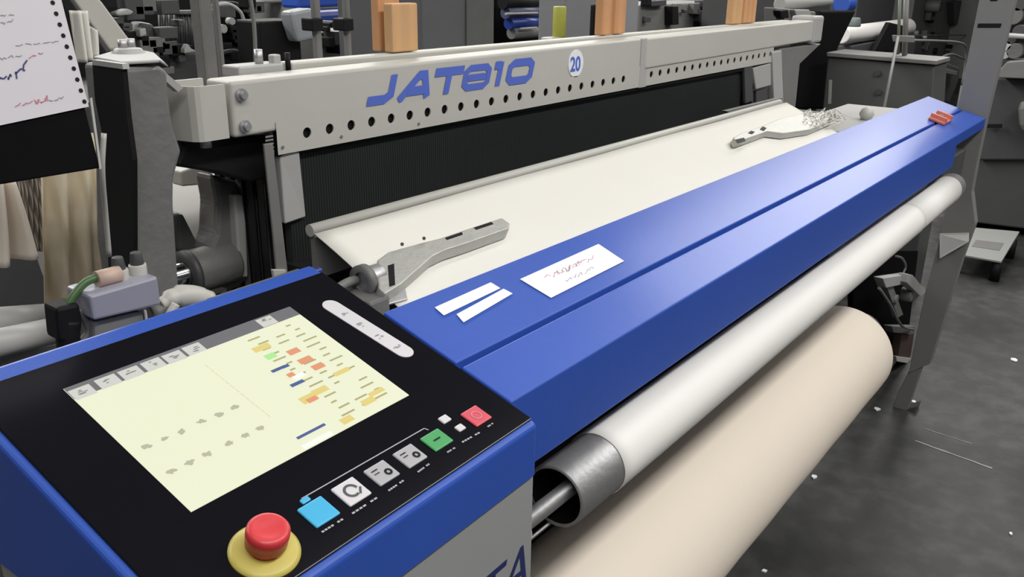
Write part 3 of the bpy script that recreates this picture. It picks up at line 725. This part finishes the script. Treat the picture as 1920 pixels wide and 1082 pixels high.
drape(((165, 40), (178, 60)), ((168, 112), (184, 100)), 1.25, .005, 1, CLOTH, 'yarn_hank', 'narrow pale hank of yarn just below the sloping cream arm', 'yarn')
drape(((18, 300), (88, 300)), ((18, 470), (95, 470)), 1.46, .006, 9, mat('brown_net', (0.10, 0.085, 0.075), .9, var=.5, scale=80, stripes=('X', 60, (.30, .27, .24), .5, 1)), 'warp_net', 'brown and grey net of warp threads behind the hanging cream cloth', 'yarn')
for px, py, px2, py2, r, lb in [(-60, 610, 95, 596, .020, 'upper pale tube lying across the lower left'), (-60, 655, 110, 618, .017, 'lower pale tube lying across the lower left')]:
    a_, c_ = at(px, py, y=1.12 if r > .018 else 1.05), at(px2, py2, y=1.16 if r > .018 else 1.09)
    solo('cardboard_tube', B().cyl(a_, c_, r, seg=28), GREY, lb, 'tube')
solo('machine_step', B().prism([at(-80, 668, y=1.12), at(120, 640, y=1.12), at(120, 760, y=1.12), at(-80, 760, y=1.12)], (0, .2, 0), .004), MIDG, 'grey metal ledge under the pale tubes at the left', 'ledge')
solo('floor_duct', B().box(-.2, .45, 1.5, 1.9, 0, .80, .01), MIDG, 'grey metal casing behind the pale tubes at the left', 'casing')

# ================================================================== valve block behind the panel
vb_ = thing('valve_block', 'pale lilac grey air valve block with fittings behind the control panel', 'valve', at(225, 640, y=.86))
yprism([(168, 555), (296, 518), (303, 572), (176, 602)], .86, .05, mat('lilac_grey_metal', (.36, .36, .43), .4, .2), 'block_body', vb_, .003)
for px, py in [(228, 540), (262, 530)]:
    p = at(px, py, y=.885); part('fitting', B().cyl(p, p + EZ * .022, .0095, seg=24, bev=.001), CREAM, vb_)
    part('knob', B().cyl(p + EZ * .022, p + EZ * .036, .0075, .006, seg=16, bev=.001), DKG, vb_)
p = at(204, 518, y=.88); part('side_fitting', B().cyl(p - EX * .014, p + EX * .012, .009, seg=24), PEACH, vb_)
part('air_hose', B().tube([at(184, 520, y=.88), at(160, 530, y=.88), at(138, 555, y=.88), at(124, 585, y=.88), at(116, 620, y=.88)], .0045), GREENT, vb_, 'dark green air hose')
part('plug', B().prism([at(*q, y=.87) for q in [(106, 578), (150, 568), (156, 600), (140, 650), (112, 640)]], (0, .03, 0), .004), BLACK, vb_, 'black connector')
part('cable', B().tube([at(130, 600, y=.88), at(128, 640, y=.88), at(140, 690, y=.88)], .012), BLACK, vb_)
part('cable', B().tube([at(150, 580, y=.885), at(166, 620, y=.885), at(150, 650, y=.885), at(168, 700, y=.885)], .004), CASTG, vb_)
part('lower_case', B().prism([at(*q, y=.87) for q in [(176, 604), (270, 582), (274, 640), (180, 670)]], (0, .05, 0), .004), MIDG, vb_)
part('wire_bail', B().tube([at(258, 580, y=.865), at(272, 584, y=.865), at(276, 640, y=.865)], .0016, 8), CREAM, vb_)
part('tee_piece', B().cyl(at(280, 590, y=.89), at(305, 583, y=.89), .011, seg=20), CASTG, vb_)
hs_ = thing('pale_hose', 'short pale hose lying behind the back edge of the control panel', 'hose', at(350, 600, y=.86))
part('hose', B().tube([at(300, 572, y=.89), at(325, 558, y=.89), at(358, 556, y=.89), at(392, 565, y=.89)], [.008, .011, .014, .014, .013], 16), CREAM, hs_)
part('elbow', B().tube([at(330, 570, y=.87), at(318, 590, y=.87), at(308, 612, y=.87)], .005), CREAM, hs_)
rail = thing('rear_rail', 'thin grey rails running behind the control panel toward the cloth', 'rail', at(450, 560, y=.86))
part('rod', B().cyl(at(392, 566, y=.87), at(560, 510, y=.87), .0045, seg=14), mat('olive_metal', (.25, .25, .20), .4, .4), rail)
part('rod', B().cyl(at(380, 588, y=.80), at(600, 508, y=.80), .005, seg=14), NAVY, rail)
part('rail_bed', B().box(.42, .735, .80, .97, 1.024, 1.045, .004), DKG, rail)

# ================================================================== machine body under the cover and right leg
mb = thing('machine_bed', 'dark machine bed hidden under the blue cover and the woven cloth', 'machine bed', (1.9, .85, 0))
part('bed_casting', B().box(.70, 2.80, .80, .955, .25, 1.02, .01), BLACK, mb)
part('cross_member', B().box(.70, 2.80, .80, 1.2, .08, .25, .01), DKG, mb)
for x in (.72, 2.66): part('bed_foot', B().box(x, x + .12, .80, 1.25, 0, .08, .006), DKG, mb)
post = thing('end_column', 'tall grey sheet metal column at the far end of the blue cover', 'column', (3.2, .54, 0))
xq = 3.178
def xprism(pxs, x, d, m, name, parent, bev=.002, label=None):
    return part(name, B().prism([at(*p, x=x) for p in pxs], (d, 0, 0), bev), m, parent, label)
def pts_post(): return [(1848, -60), (1918, -60), (1849, 226), (1832, 305), (1822, 360), (1829, 420), (1806, 482), (1744, 682), (1704, 700), (1733, 554), (1764, 437), (1787, 310), (1797, 195)]
xprism(pts_post(), xq, .045, mat('column_grey', (.20, .20, .195), .5, var=.06), 'column_plate', post)
xprism([(1834, 44), (1878, 44), (1876, 52), (1832, 52)], xq - .001, .002, BLACK, 'slot', post)
xprism([(1858, -4), (1872, -4), (1870, 2), (1856, 2)], xq - .001, .002, BLACK, 'slot', post)
xprism([(1704, 696), (1728, 690), (1702, 768), (1690, 776), (1672, 770), (1682, 740)], xq + .004, .035, MIDG, 'column_foot', post)
xprism([(1663, 778), (1720, 762), (1712, 782), (1672, 786)], xq + .004, .06, DKG, 'floor_plate', post)
lb_ = at(1763, 478, x=xq)
br_ = part('tray_bracket', B().prism([at(1762, 437, x=xq), at(1817, 436, x=xq), at(1817, 452, x=xq - .02), at(1762, 484, x=xq - .02)], (0, 0, -.004), .001), GREY, post)
md_ = thing('lever_mechanism', 'pale angle plates and small linkage behind the far column', 'mechanism', at(1690, 640, x=3.0))
yprism([(1655, 522), (1705, 514), (1710, 530), (1662, 540)], .63, .03, GREY, 'angle_plate', md_, .002)
yprism([(1703, 514), (1712, 516), (1738, 548), (1726, 556), (1700, 530)], .61, .03, GREY, 'angle_arm', md_, .002)
yprism([(1660, 530), (1672, 528), (1694, 590), (1684, 596)], .64, .02, MIDG, 'link', md_, .002)
p = at(1700, 552, y=.64); part('pivot', B().cyl(p - EY * .02, p + EY * .02, .025, seg=24, bev=.003), MIDG, md_)
p = at(1672, 560, y=.65); part('pivot', B().cyl(p - EY * .02, p + EY * .02, .018, seg=24, bev=.003), CASTG, md_)
part('hose', B().tube([at(1648, 540, y=.64), at(1668, 570, y=.63), at(1690, 610, y=.63), at(1712, 618, y=.64)], .005), CASTG, md_)
part('hose', B().tube([at(1690, 520, y=.66), at(1698, 500, y=.66), at(1692, 485, y=.66), at(1680, 480, y=.66)], .004), CASTG, md_)
yprism([(1672, 612), (1716, 612), (1714, 626), (1676, 624)], .65, .03, CASTG, 'cross_link', md_, .002)
yprism([(1690, 626), (1714, 626), (1706, 678), (1684, 676)], .67, .03, mat('rust_brown', (.06, .035, .03), .7, var=.3), 'brown_block', md_, .002)
yprism([(1680, 668), (1708, 672), (1704, 682), (1682, 678)], .66, .02, CREAM, 'pale_link', md_, .002)
part('roller_end_bracket', B().box(2.87, 3.17, RY + .03, RY + .07, .86, .98, .004), DKG, md_)
yprism([(1600, 470), (1722, 470), (1696, 690), (1684, 745), (1600, 760)], .72, .02, VBLACK, 'dark_fill_plate', md_)  # added black plate stands for the darkness behind the linkage and backs its pieces

# ================================================================== background machines
def bg(name, label, cat, px0, px1, pyt, Y, d, m, z0=0.0, bev=.006, group=None):
    a_ = at(px0, pyt, y=Y); c_ = at(px1, pyt, y=Y)
    return a_.x, c_.x, (a_.z + c_.z) / 2
def bgbox(name, label, cat, px0, px1, pyt, Y, d, m, z0=0.0, bev=.006, extra=None, group=None):
    x0, x1, z1 = bg(name, label, cat, px0, px1, pyt, Y, d, m)
    t_ = thing(name, label, cat, ((x0 + x1) / 2, Y + d / 2, z0), group)
    part('cabinet_body' if d > .1 else 'plate', B().box(x0, x1, Y, Y + d, z0, z1, bev), m, t_)
    return t_, x0, x1, z1
def py_poly(t_, name, pxs, Y, d, m, bev=.002): return yprism(pxs, Y, d, m, name, t_, bev)

# big dark machine mass behind the near end
NB = thing('neighbouring_loom', 'dark neighbouring weaving machine behind the near end of the top beam', 'weaving machine', (1.0, 2.4, 0))
part('machine_side', B().box(.85, 1.75, 2.35, 2.9, 0, 1.16, .02), DKG, NB)
part('machine_back', B().box(.6, 2.2, 2.9, 3.2, 0, 1.47, .02), BLACK, NB)
for i in range(9):
    px = 300 + i * 9.5; a_ = at(px, 28, y=2.3); c_ = at(px + 3, 84, y=2.3)
    part('harness_spring', B().cyl(a_, c_, .006, seg=8), DKG if i % 2 else DKG, NB)
py_poly(NB, 'spring_rail', [(335, 20), (412, 18), (412, 25), (335, 27)], 2.28, .03, CASTG)
py_poly(NB, 'spring_rail', [(280, 84), (372, 86), (372, 94), (285, 96)], 2.28, .05, BLACK)
py_poly(NB, 'casting', [(262, 40), (290, 45), (300, 95), (290, 150), (250, 110), (245, 70)], 2.25, .05, DKG, .01)
py_poly(NB, 'casting', [(300, 90), (372, 96), (374, 160), (300, 160)], 2.25, .08, DKG, .01)
py_poly(NB, 'bright_handle', [(216, 24), (240, 16), (252, 22), (246, 28), (222, 30)], 2.2, .03, GREY, .004)
py_poly(NB, 'frosted_cup', [(262, 55), (274, 52), (276, 66), (264, 70)], 2.2, .03, GREY, .004)
py_poly(NB, 'small_lug', [(346, 92), (352, 82), (360, 92), (372, 96), (346, 100)], 2.2, .02, GREY, .002)
part('pulley', B().cyl(at(440, 58, y=2.3), at(440, 58, y=2.3) + EY * .06, .085, seg=40, bev=.01), BLACK, NB)
part('pulley_rim', B().pipe(at(440, 58, y=2.28), at(440, 58, y=2.28) + EY * .02, .075, .068), DKG, NB)
part('pulley_bolt', B().cyl(at(436, 40, y=2.2), at(436, 40, y=2.2) + EY * .02, .010, seg=16), GREY, NB)
part('pulley_bolt', B().cyl(at(420, 54, y=2.2), at(420, 54, y=2.2) + EY * .02, .012, seg=16), GREY, NB)
part('cable', B().tube([at(395, 12, y=2.15), at(428, 8, y=2.15), at(450, 22, y=2.15), at(458, 40, y=2.15)], .005), GREY, NB)
part('cable', B().tube([at(410, 100, y=2.15), at(440, 96, y=2.15), at(470, 110, y=2.15)], .006), DKG, NB)
for k in range(26):
    px, py = random.uniform(190, 350), random.uniform(-5, 140)
    p = at(px, py, y=2.24); h_ = random.uniform(.008, .028)
    part('small_fitting', B().obox(p, (EX, EY, EZ), (h_, .02, h_ * random.uniform(.4, 1.2)), .003), random.choice([DKG, DKG, BLACK, CASTG, DKG]), NB)
for k in range(16):
    px, py = random.uniform(400, 500), random.uniform(0, 130)
    p = at(px, py, y=2.26); h_ = random.uniform(.008, .024)
    part('small_fitting', B().obox(p, (EX, EY, EZ), (h_, .02, h_ * random.uniform(.4, 1.2)), .003), random.choice([DKG, DKG, BLACK, BLACK]), NB)
bgbox('machine_post', 'thick dark grey post behind the near end of the top beam', 'post', 370, 396, -20, 1.9, .04, CASTG)
bgbox('machine_post', 'thin grey post right of the thick dark post behind the beam', 'post', 402, 410, -20, 1.95, .02, MIDG)
q1 = at(478, 108, y=1.3); solo('steel_rod', B().tube([at(468, -10, y=1.3), at(474, 25, y=1.3), at(478, 70, y=1.3), at(479, 118, y=1.3)], .0035), MIDG, 'thin bent grey rod rising above the small beam fittings', 'rod')
K1, *_ = bgbox('black_cabinet', 'black box shaped housing behind the near half of the beam', 'cabinet', 487, 562, 38, 2.0, .11, BLACK)
solo('hanging_bag', B().prism([at(*q, y=1.95) for q in [(545, 22), (580, 15), (600, 20), (606, 70), (560, 80), (550, 50)]], (0, .05, 0), .01), mat('frosted_plastic', (.30, .32, .35), .4), 'frosted grey plastic cover behind the beam', 'cover')
for (a0, a1, lb) in [(588, 600, 'thin grey post in front of the frosted plastic cover'), (648, 656, 'thin grey post with a black clamp before the blue beams')]:
    t_, x0, x1, z1 = bgbox('slim_post', lb, 'post', a0, a1, -20, 1.8, .02, MIDG)
    c_ = at((a0 + a1) / 2, 46, y=1.79); part('clamp', B().box(c_.x - .018, c_.x + .018, 1.785, 1.83, c_.z - .016, c_.z + .016, .004), BLACK, t_)
GL_CAB, *_ = bgbox('grey_cabinet', 'mid grey low cabinet behind the slim posts', 'cabinet', 556, 720, 58, 2.2, .3, MIDG)
solo('blue_beam', B().prism([at(*q, y=2.6) for q in [(560, -10), (740, -14), (740, 6), (560, 16)]], (0, .1, 0), .01), BLUE, 'upper blue beam in the machine row behind', 'beam')
solo('blue_beam', B().prism([at(*q, y=2.55) for q in [(560, 22), (740, 12), (740, 42), (560, 55)]], (0, .1, 0), .02), NAVY, 'lower dark blue beam in the machine row behind', 'beam')
for k in range(10):
    p = at(random.uniform(600, 650), random.uniform(45, 95), y=2.17); h_ = random.uniform(.006, .02)
    part('small_fitting', B().obox(p, (EX, EY, EZ), (h_, .03, h_ * 1.2), .003), random.choice([BLACK, DKG]), GL_CAB)
t_, x0, x1, z1 = bgbox('tall_cabinet', 'tall dark grey cabinet just behind the first pair of wooden blocks', 'cabinet', 790, 925, -20, 1.75, .35, mat('slate_paint', (.105, .108, .115), .5, var=.08))
a_ = at(873, -20, y=1.748); part('door', B().box(a_.x, x1 - .004, 1.744, 1.752, .1, z1 - .002, .001), mat('olive_slate', (.10, .105, .10), .5, var=.2), t_)
DK = thing('roller_rack', 'rack of dark and navy rollers behind the round number sticker', 'roller rack', at(980, 40, y=2.4))
part('rack_frame', B().box(at(926, 40, y=2.5).x, at(1040, 40, y=2.5).x, 2.5, 2.8, 0, 1.45, .01), VBLACK, DK)
for py, m_ in [(6, BLACK), (24, mat('slate_blue', (.07, .08, .15), .4)), (44, NAVY), (62, CASTG)]:
    a_, c_ = at(940 + py * .3, py, y=2.4), at(1026, py - 4, y=2.4)
    part('roller', B().cyl(a_, V((c_.x, c_.y, a_.z)), .026, seg=24), m_, DK)
part('bright_bar', B().cyl(at(948, 26, y=2.36), at(1008, 24, y=2.36), .005, seg=12), GREY, DK)
part('bright_bar', B().cyl(at(975, 54, y=2.36), at(1006, 52, y=2.36), .005, seg=12), GREY, DK)
t_, x0, x1, z1 = bgbox('yellow_canister', 'yellow green canister standing behind the number sticker', 'canister', 1036, 1060, 70, 1.7, .05, GREY, z0=1.2)
a_ = at(1048, 68, y=1.72); part('canister', B().cyl(V((a_.x, 1.72, 1.30)), V((a_.x, 1.72, at(1048, 12, y=1.72).z)), .022, seg=28, bev=.003), YELG, t_)
part('base', B().box(a_.x - .03, a_.x + .03, 1.69, 1.75, 0, 1.2, .003), MIDG, t_)
bgbox('light_box', 'light grey electrical box beside the yellow canister', 'cabinet', 1062, 1126, -6, 1.80, .12, mat('box_grey', (.22, .225, .24), .5), z0=0)
bgbox('black_bar', 'narrow black upright between the light box and the wooden blocks', 'post', 1116, 1127, 8, 1.60, .02, BLACK)
bgbox('pale_post', 'pale grey square post right of the middle wooden blocks', 'post', 1166, 1200, -20, 1.45, .05, mat('post_grey', (.27, .275, .29), .5))
SWB = t_ = bgbox('switch_box', 'low grey box with a black switch behind the beam joint', 'cabinet', 1202, 1372, 6, 1.9, .3, MIDG)[0]
py_poly(t_, 'switch', [(1261, 12), (1272, 12), (1273, 46), (1261, 47)], 1.86, .04, BLACK)
py_poly(t_, 'dark_strip', [(1220, 2), (1250, 0), (1250, 10), (1222, 12)], 1.87, .03, DKG)
py_poly(t_, 'side_lug', [(1320, 14), (1345, 12), (1350, 36), (1322, 38)], 1.87, .03, GREY, .006)
bgbox('dark_cabinet', 'dark grey cabinet beyond the far wooden blocks', 'cabinet', 1418, 1462, -8, 1.56, .25, DKG)
t_ = thing('end_drum', 'pale rounded drum above the far end of the top beam', 'drum', at(1520, 20, y=1.3))
part('drum', B().cyl(at(1462, 8, y=1.35), at(1555, 2, y=1.35), .028, .020, bev=.006), GREY, t_)
py_poly(t_, 'drum_support', [(1455, 14), (1530, 22), (1530, 40), (1455, 48)], 1.3, .05, MIDG, .006)
py_poly(t_, 'black_knob', [(1463, 20), (1478, 18), (1480, 34), (1465, 34)], 1.28, .03, BLACK, .003)
py_poly(t_, 'drum_end', [(1490, 18), (1518, 18), (1524, 34), (1496, 38)], 1.28, .03, GREY, .004)
t_ = thing('black_casting', 'black leaning casting between the beam end and the grey cabinet', 'machine frame', (3.3, 1.35, 0))
py_poly(t_, 'casting_plate', [(1540, 20), (1606, 20), (1572, 90), (1550, 205), (1492, 205), (1500, 110)], 1.45, .08, VBLACK, .01)
part('casting_base', B().box(2.95, 3.5, 1.45, 1.7, 0, 1.12, .01), VBLACK, t_)
solo('blue_motor', B().cyl(at(1578, 8, y=1.9), at(1578, 8, y=1.9) + EX * .14, .06, seg=32, bev=.01), BLUE, 'small blue motor above the black leaning casting', 'motor')
for k in range(14):
    p = at(random.uniform(1210, 1360), random.uniform(0, 50), y=1.885); h_ = random.uniform(.008, .03)
    part('small_fitting', B().obox(p, (EX, EY, EZ), (h_, .015, h_ * random.uniform(.4, 1)), .003), random.choice([BLACK, DKG, CASTG, MIDG]), SWB)
# right hand background
GC = thing('wide_cabinet', 'wide grey cabinet with a pale top behind the far end of the cloth', 'cabinet', (4.5, 1.8, 0))
xprism([(1552, 106), (1752, 122), (1740, 330), (1530, 330)], 4.3, .25, mat('cabinet_grey', (.10, .102, .098), .5), 'cabinet_body', GC, .006)
xprism([(1550, 98), (1756, 114), (1756, 122), (1550, 106)], 4.28, .27, mat('cabinet_top_grey', (.18, .18, .175), .5), 'cabinet_top', GC, .003)
for px, py in [(1646, 137), (1648, 172)]:
    p = at(px, py, x=4.3); part('catch', B().cyl(p, p - EX * .012, .014, seg=20), DKG, GC)
xprism([(1554, 150), (1560, 150), (1558, 195), (1552, 195)], 4.297, .01, GREY, 'pull', GC, .001)
g0 = at(1535, 300, x=4.3); g1 = at(1750, 300, x=4.3)
part('cabinet_base', B().box(4.31, 4.54, g1.y, g0.y, 0, min(g0.z, g1.z) + .1, .004), DKG, GC)
CR = thing('distant_cloth_roll', 'white cloth roll lying behind the wide grey cabinet', 'cloth roll', at(1640, 80, y=2.6))
part('wound_cloth', B().cyl(at(1578, 66, y=2.5), at(1700, 52, y=2.62), .075, .10, seg=48, bev=.01), CLOTHW, CR)
qa, qb = at(1578, 66, y=2.5), at(1700, 52, y=2.62)
part('roll_stand', B().box(min(qa.x, qb.x) + .2, max(qa.x, qb.x) - .2, 2.45, 2.7, 0, min(qa.z, qb.z) - .06, .01), DKG, CR)
py_poly(CR, 'end_plate', [(1640, 96), (1668, 42), (1694, 48), (1690, 97)], 2.35, .04, BLACK, .006)
t_, x0, x1, z1 = bgbox('dark_console', 'dark grey console above the distant white cloth roll', 'cabinet', 1612, 1682, -20, 3.0, .3, DKG)
P1 = thing('tall_stand', 'tall slim grey stand with a leaning rod beyond the cloth', 'stand', at(1690, 230, y=1.6))
part('stand_pole', B().cyl(at(1700, -20, x=4.42), at(1696, 104, x=4.42), .012), MIDG, P1)
part('stand_pole', B().cyl(at(1688, -20, x=4.38), at(1684, 102, x=4.38), .007), mat('green_grey', (.14, .16, .12), .5), P1)
part('leaning_rod', B().cyl(at(1684, 70, x=4.22), at(1655, 216, x=3.7), .0065), CASTG, P1)
xprism([(1672, 66), (1712, 68), (1712, 80), (1674, 78)], 4.33, .03, MIDG, 'clamp', P1, .002)
M1 = thing('round_motor', 'round grey motor mounted on a pale box at the upper right', 'motor', at(1770, 40, y=2.4))
p = at(1764, 12, y=3.0); part('motor_body', B().cyl(p, p + EY * .2, .085, seg=40, bev=.015), CASTG, M1)
part('motor_ring', B().pipe(p - EY * .01, p + EY * .005, .07, .05), DKG, M1)
part('mounting_box', B().box(at(1712, 20, y=3.2).x, at(1800, 20, y=3.2).x, 3.2, 3.5, .0, 1.5, .01), MIDG, M1)
py_poly(M1, 'motor_tail', [(1788, 4), (1838, -6), (1830, 50), (1790, 46)], 3.1, .1, DKG, .01)
for px, py, r, m_ in [(1722, 62, .03, GREY), (1738, 70, .02, CLOTHW), (1752, 64, .03, BLACK), (1735, 90, .03, DKG), (1757, 96, .045, BLACK)]:
    p = at(px, py, y=3.0); part('small_fitting', B().cyl(p, p + EY * .05, r, seg=20, bev=.004), m_, M1)
part('cross_bar', B().cyl(at(1712, 66, y=2.95), at(1830, 66, y=2.95), .008, seg=12), CASTG, M1)
for k in range(14):
    p = at(random.uniform(1705, 1830), random.uniform(20, 95), y=3.15); h_ = random.uniform(.02, .06)
    part('small_fitting', B().obox(p, (EX, EY, EZ), (h_, .04, h_ * random.uniform(.4, 1)), .006), random.choice([BLACK, DKG, CASTG, MIDG]), M1)
HP = thing('pipe_hoop', 'bent grey pipe guard left of the tall column', 'guard rail', at(1800, 200, y=1.5))
part('pipe', B().tube([at(1706, 76, y=1.6), at(1760, 77, y=1.6), at(1798, 80, y=1.6), at(1811, 90, y=1.6), at(1810, 120, y=1.6), at(1803, 160, y=1.6)], .010), MIDG, HP)
part('pipe', B().tube([at(1760, 130, y=1.62), at(1764, 110, y=1.62), at(1785, 102, y=1.62), at(1806, 110, y=1.62)], .010), MIDG, HP)
py_poly(HP, 'guard_casting', [(1742, 160), (1748, 126), (1766, 112), (1800, 126), (1798, 150), (1780, 195), (1745, 185)], 1.75, .1, DKG, .02)
py_poly(HP, 'guard_casting', [(1757, 124), (1796, 134), (1794, 142), (1758, 134)], 1.70, .04, MIDG, .004)
part('pipe_foot', B().cyl(at(1803, 160, y=1.6), V((at(1803, 160, y=1.6).x, 1.6, 0)), .010), MIDG, HP)
part('roll_bearing', B().cyl(at(1600, 50, y=2.35), at(1600, 50, y=2.35) + EZ * .075, .06, .05, bev=.01), mat('teal_grey', (.16, .19, .19), .5), CR)
# machines to the right of the column
R1 = thing('distant_loom', 'dark grey neighbouring machine to the right of the tall column', 'weaving machine', (5.2, 1.2, 0))
HG = mat('hall_grey', (.07, .072, .07), .6, var=.1)
xprism([(1790, 250), (1990, 240), (1990, 438), (1780, 412)], 6.1, .6, HG, 'machine_side', R1, .01)
xprism([(1866, 140), (1888, 116), (1990, 108), (1990, 150), (1870, 146)], 5.9, .3, MIDG, 'side_table', R1, .006)
xprism([(1858, 146), (1990, 150), (1990, 300), (1835, 300)], 6.05, .3, DKG, 'table_body', R1, .01)
xprism([(1905, 190), (1990, 180), (1990, 260), (1910, 250)], 5.9, .1, CASTG, 'round_guard', R1, .05)
xprism([(1875, -20), (1990, -20), (1990, 112), (1875, 112)], 6.2, .3, BLACK, 'upper_works', R1, .01)
xprism([(1848, 233), (1878, 233), (1878, 240), (1848, 240)], 6.0, .02, BLACK, 'slot', R1, .001)
for px, py, r, m_ in [(1886, 86, .030, KEYW), (1884, 104, .022, GREY), (1902, 96, .045, CASTG), (1895, 74, .03, DKG), (1912, 60, .04, DKG), (1900, 30, .05, CASTG), (1880, 50, .03, DKG), (1910, 8, .04, DKG)]:
    p = at(px, py, x=6.0); part('small_fitting', B().cyl(p, p + EX * .1, r, seg=20, bev=.004), m_, R1)
part('bar', B().cyl(at(1886, 66, x=5.95), at(1990, 74, x=5.95), .014), GREY, R1)
TY = thing('step_plate', 'pale low step plate on the floor beyond the column', 'step', at(1850, 490, z=0))
zz = .12
b = B().prism([at(*q, z=zz) for q in [(1786, 474), (1822, 426), (1912, 434), (1878, 490)]], (0, 0, -.012), .003); part('plate', b, mat('step_grey', (.30, .31, .30), .5), TY)
b = B()
part('slot', B().prism([at(*q, z=zz + .001) for q in [(1822, 462), (1830, 450), (1882, 456), (1874, 470)]], (0, 0, .001)), MIDG, TY)
for px, py in [(1800, 470), (1872, 486), (1900, 446)]:
    p = at(px, py, z=zz); part('foot', B().cyl(V((p.x, p.y, 0)), V((p.x, p.y, zz - .012)), .025, seg=16), BLACK, TY)
# blocks closing the row far behind, one thing per machine
for x, lb in [(-1.6, 'dim machine in the far row, leftmost'), (1.4, 'dim machine in the far row behind the dark cabinet'), (4.4, 'dim machine in the far row behind the beam end'), (7.4, 'dim machine in the far row at the right')]:
    t_ = thing('far_loom', lb, 'weaving machine', (x + 1.2, 5, 0), None)
    part('machine_body', B().box(x, x + 2.6, 4.6, 5.4, 0, 1.15, .02), DKG, t_)
    part('top_beam', B().box(x + .1, x + 2.5, 4.8, 4.9, 1.3, 1.42, .01), MIDG, t_)
    part('front_cover', B().box(x + .2, x + 2.4, 4.5, 4.6, .95, 1.1, .01), NAVY, t_)
    for k in (0, 1): part('side_upright', B().box(x + k * 2.45, x + .15 + k * 2.45, 4.7, 5.2, 1.1, 1.6, .02), CASTG, t_)

# ================================================================== scraps and scratches on the floor
def scrap(px, py, r, label, m=PAPER):
    p = at(px, py, z=.001); b = B(); pts = [(p.x + r * math.cos(k * 1.05) * random.uniform(.5, 1.1), p.y + r * math.sin(k * 1.05) * random.uniform(.4, .9), .001) for k in range(6)]
    b.prism(pts, (0, 0, .004)); solo('lint_scrap', b, m, label, 'scrap', 'white scraps lying on the floor')
scrap(1712, 754, .014, 'small white scrap on the floor beside the column foot')
scrap(1528, 895, .014, 'small white scrap on the dark floor below the cloth roll')
scrap(1434, 1072, .010, 'tiny white scrap on the floor at the bottom of the photo')
scrap(1902, 676, .024, 'pale scrap on the floor at the right edge')
scrap(1645, 768, .016, 'pale scrap on the floor left of the column foot')
scrap(1895, 1002, .008, 'tiny scrap on the floor at the lower right')
def scratch(p_, q_, w, label):
    a_, c_ = at(*p_, z=.0012), at(*q_, z=.0012); d_ = (c_ - a_).normalized(); s_ = V((-d_.y, d_.x, 0)) * w
    n = 8; pts = [a_.lerp(c_, k / n) + s_ * random.uniform(.4, 1) for k in range(n + 1)] + [a_.lerp(c_, 1 - k / n) - s_ * random.uniform(.4, 1) for k in range(n + 1)]
    b = B(); b.poly(pts); solo('floor_scratch', b, mat('scuffed_concrete', (.28, .28, .26), .7, var=.3, scale=40), label, 'scratch', kind=None)
scratch((1716, 826), (1860, 878), .006, 'long pale scratch on the dark floor at the lower right')
scratch((1734, 804), (1822, 832), .003, 'short faint scratch above the long one on the floor')
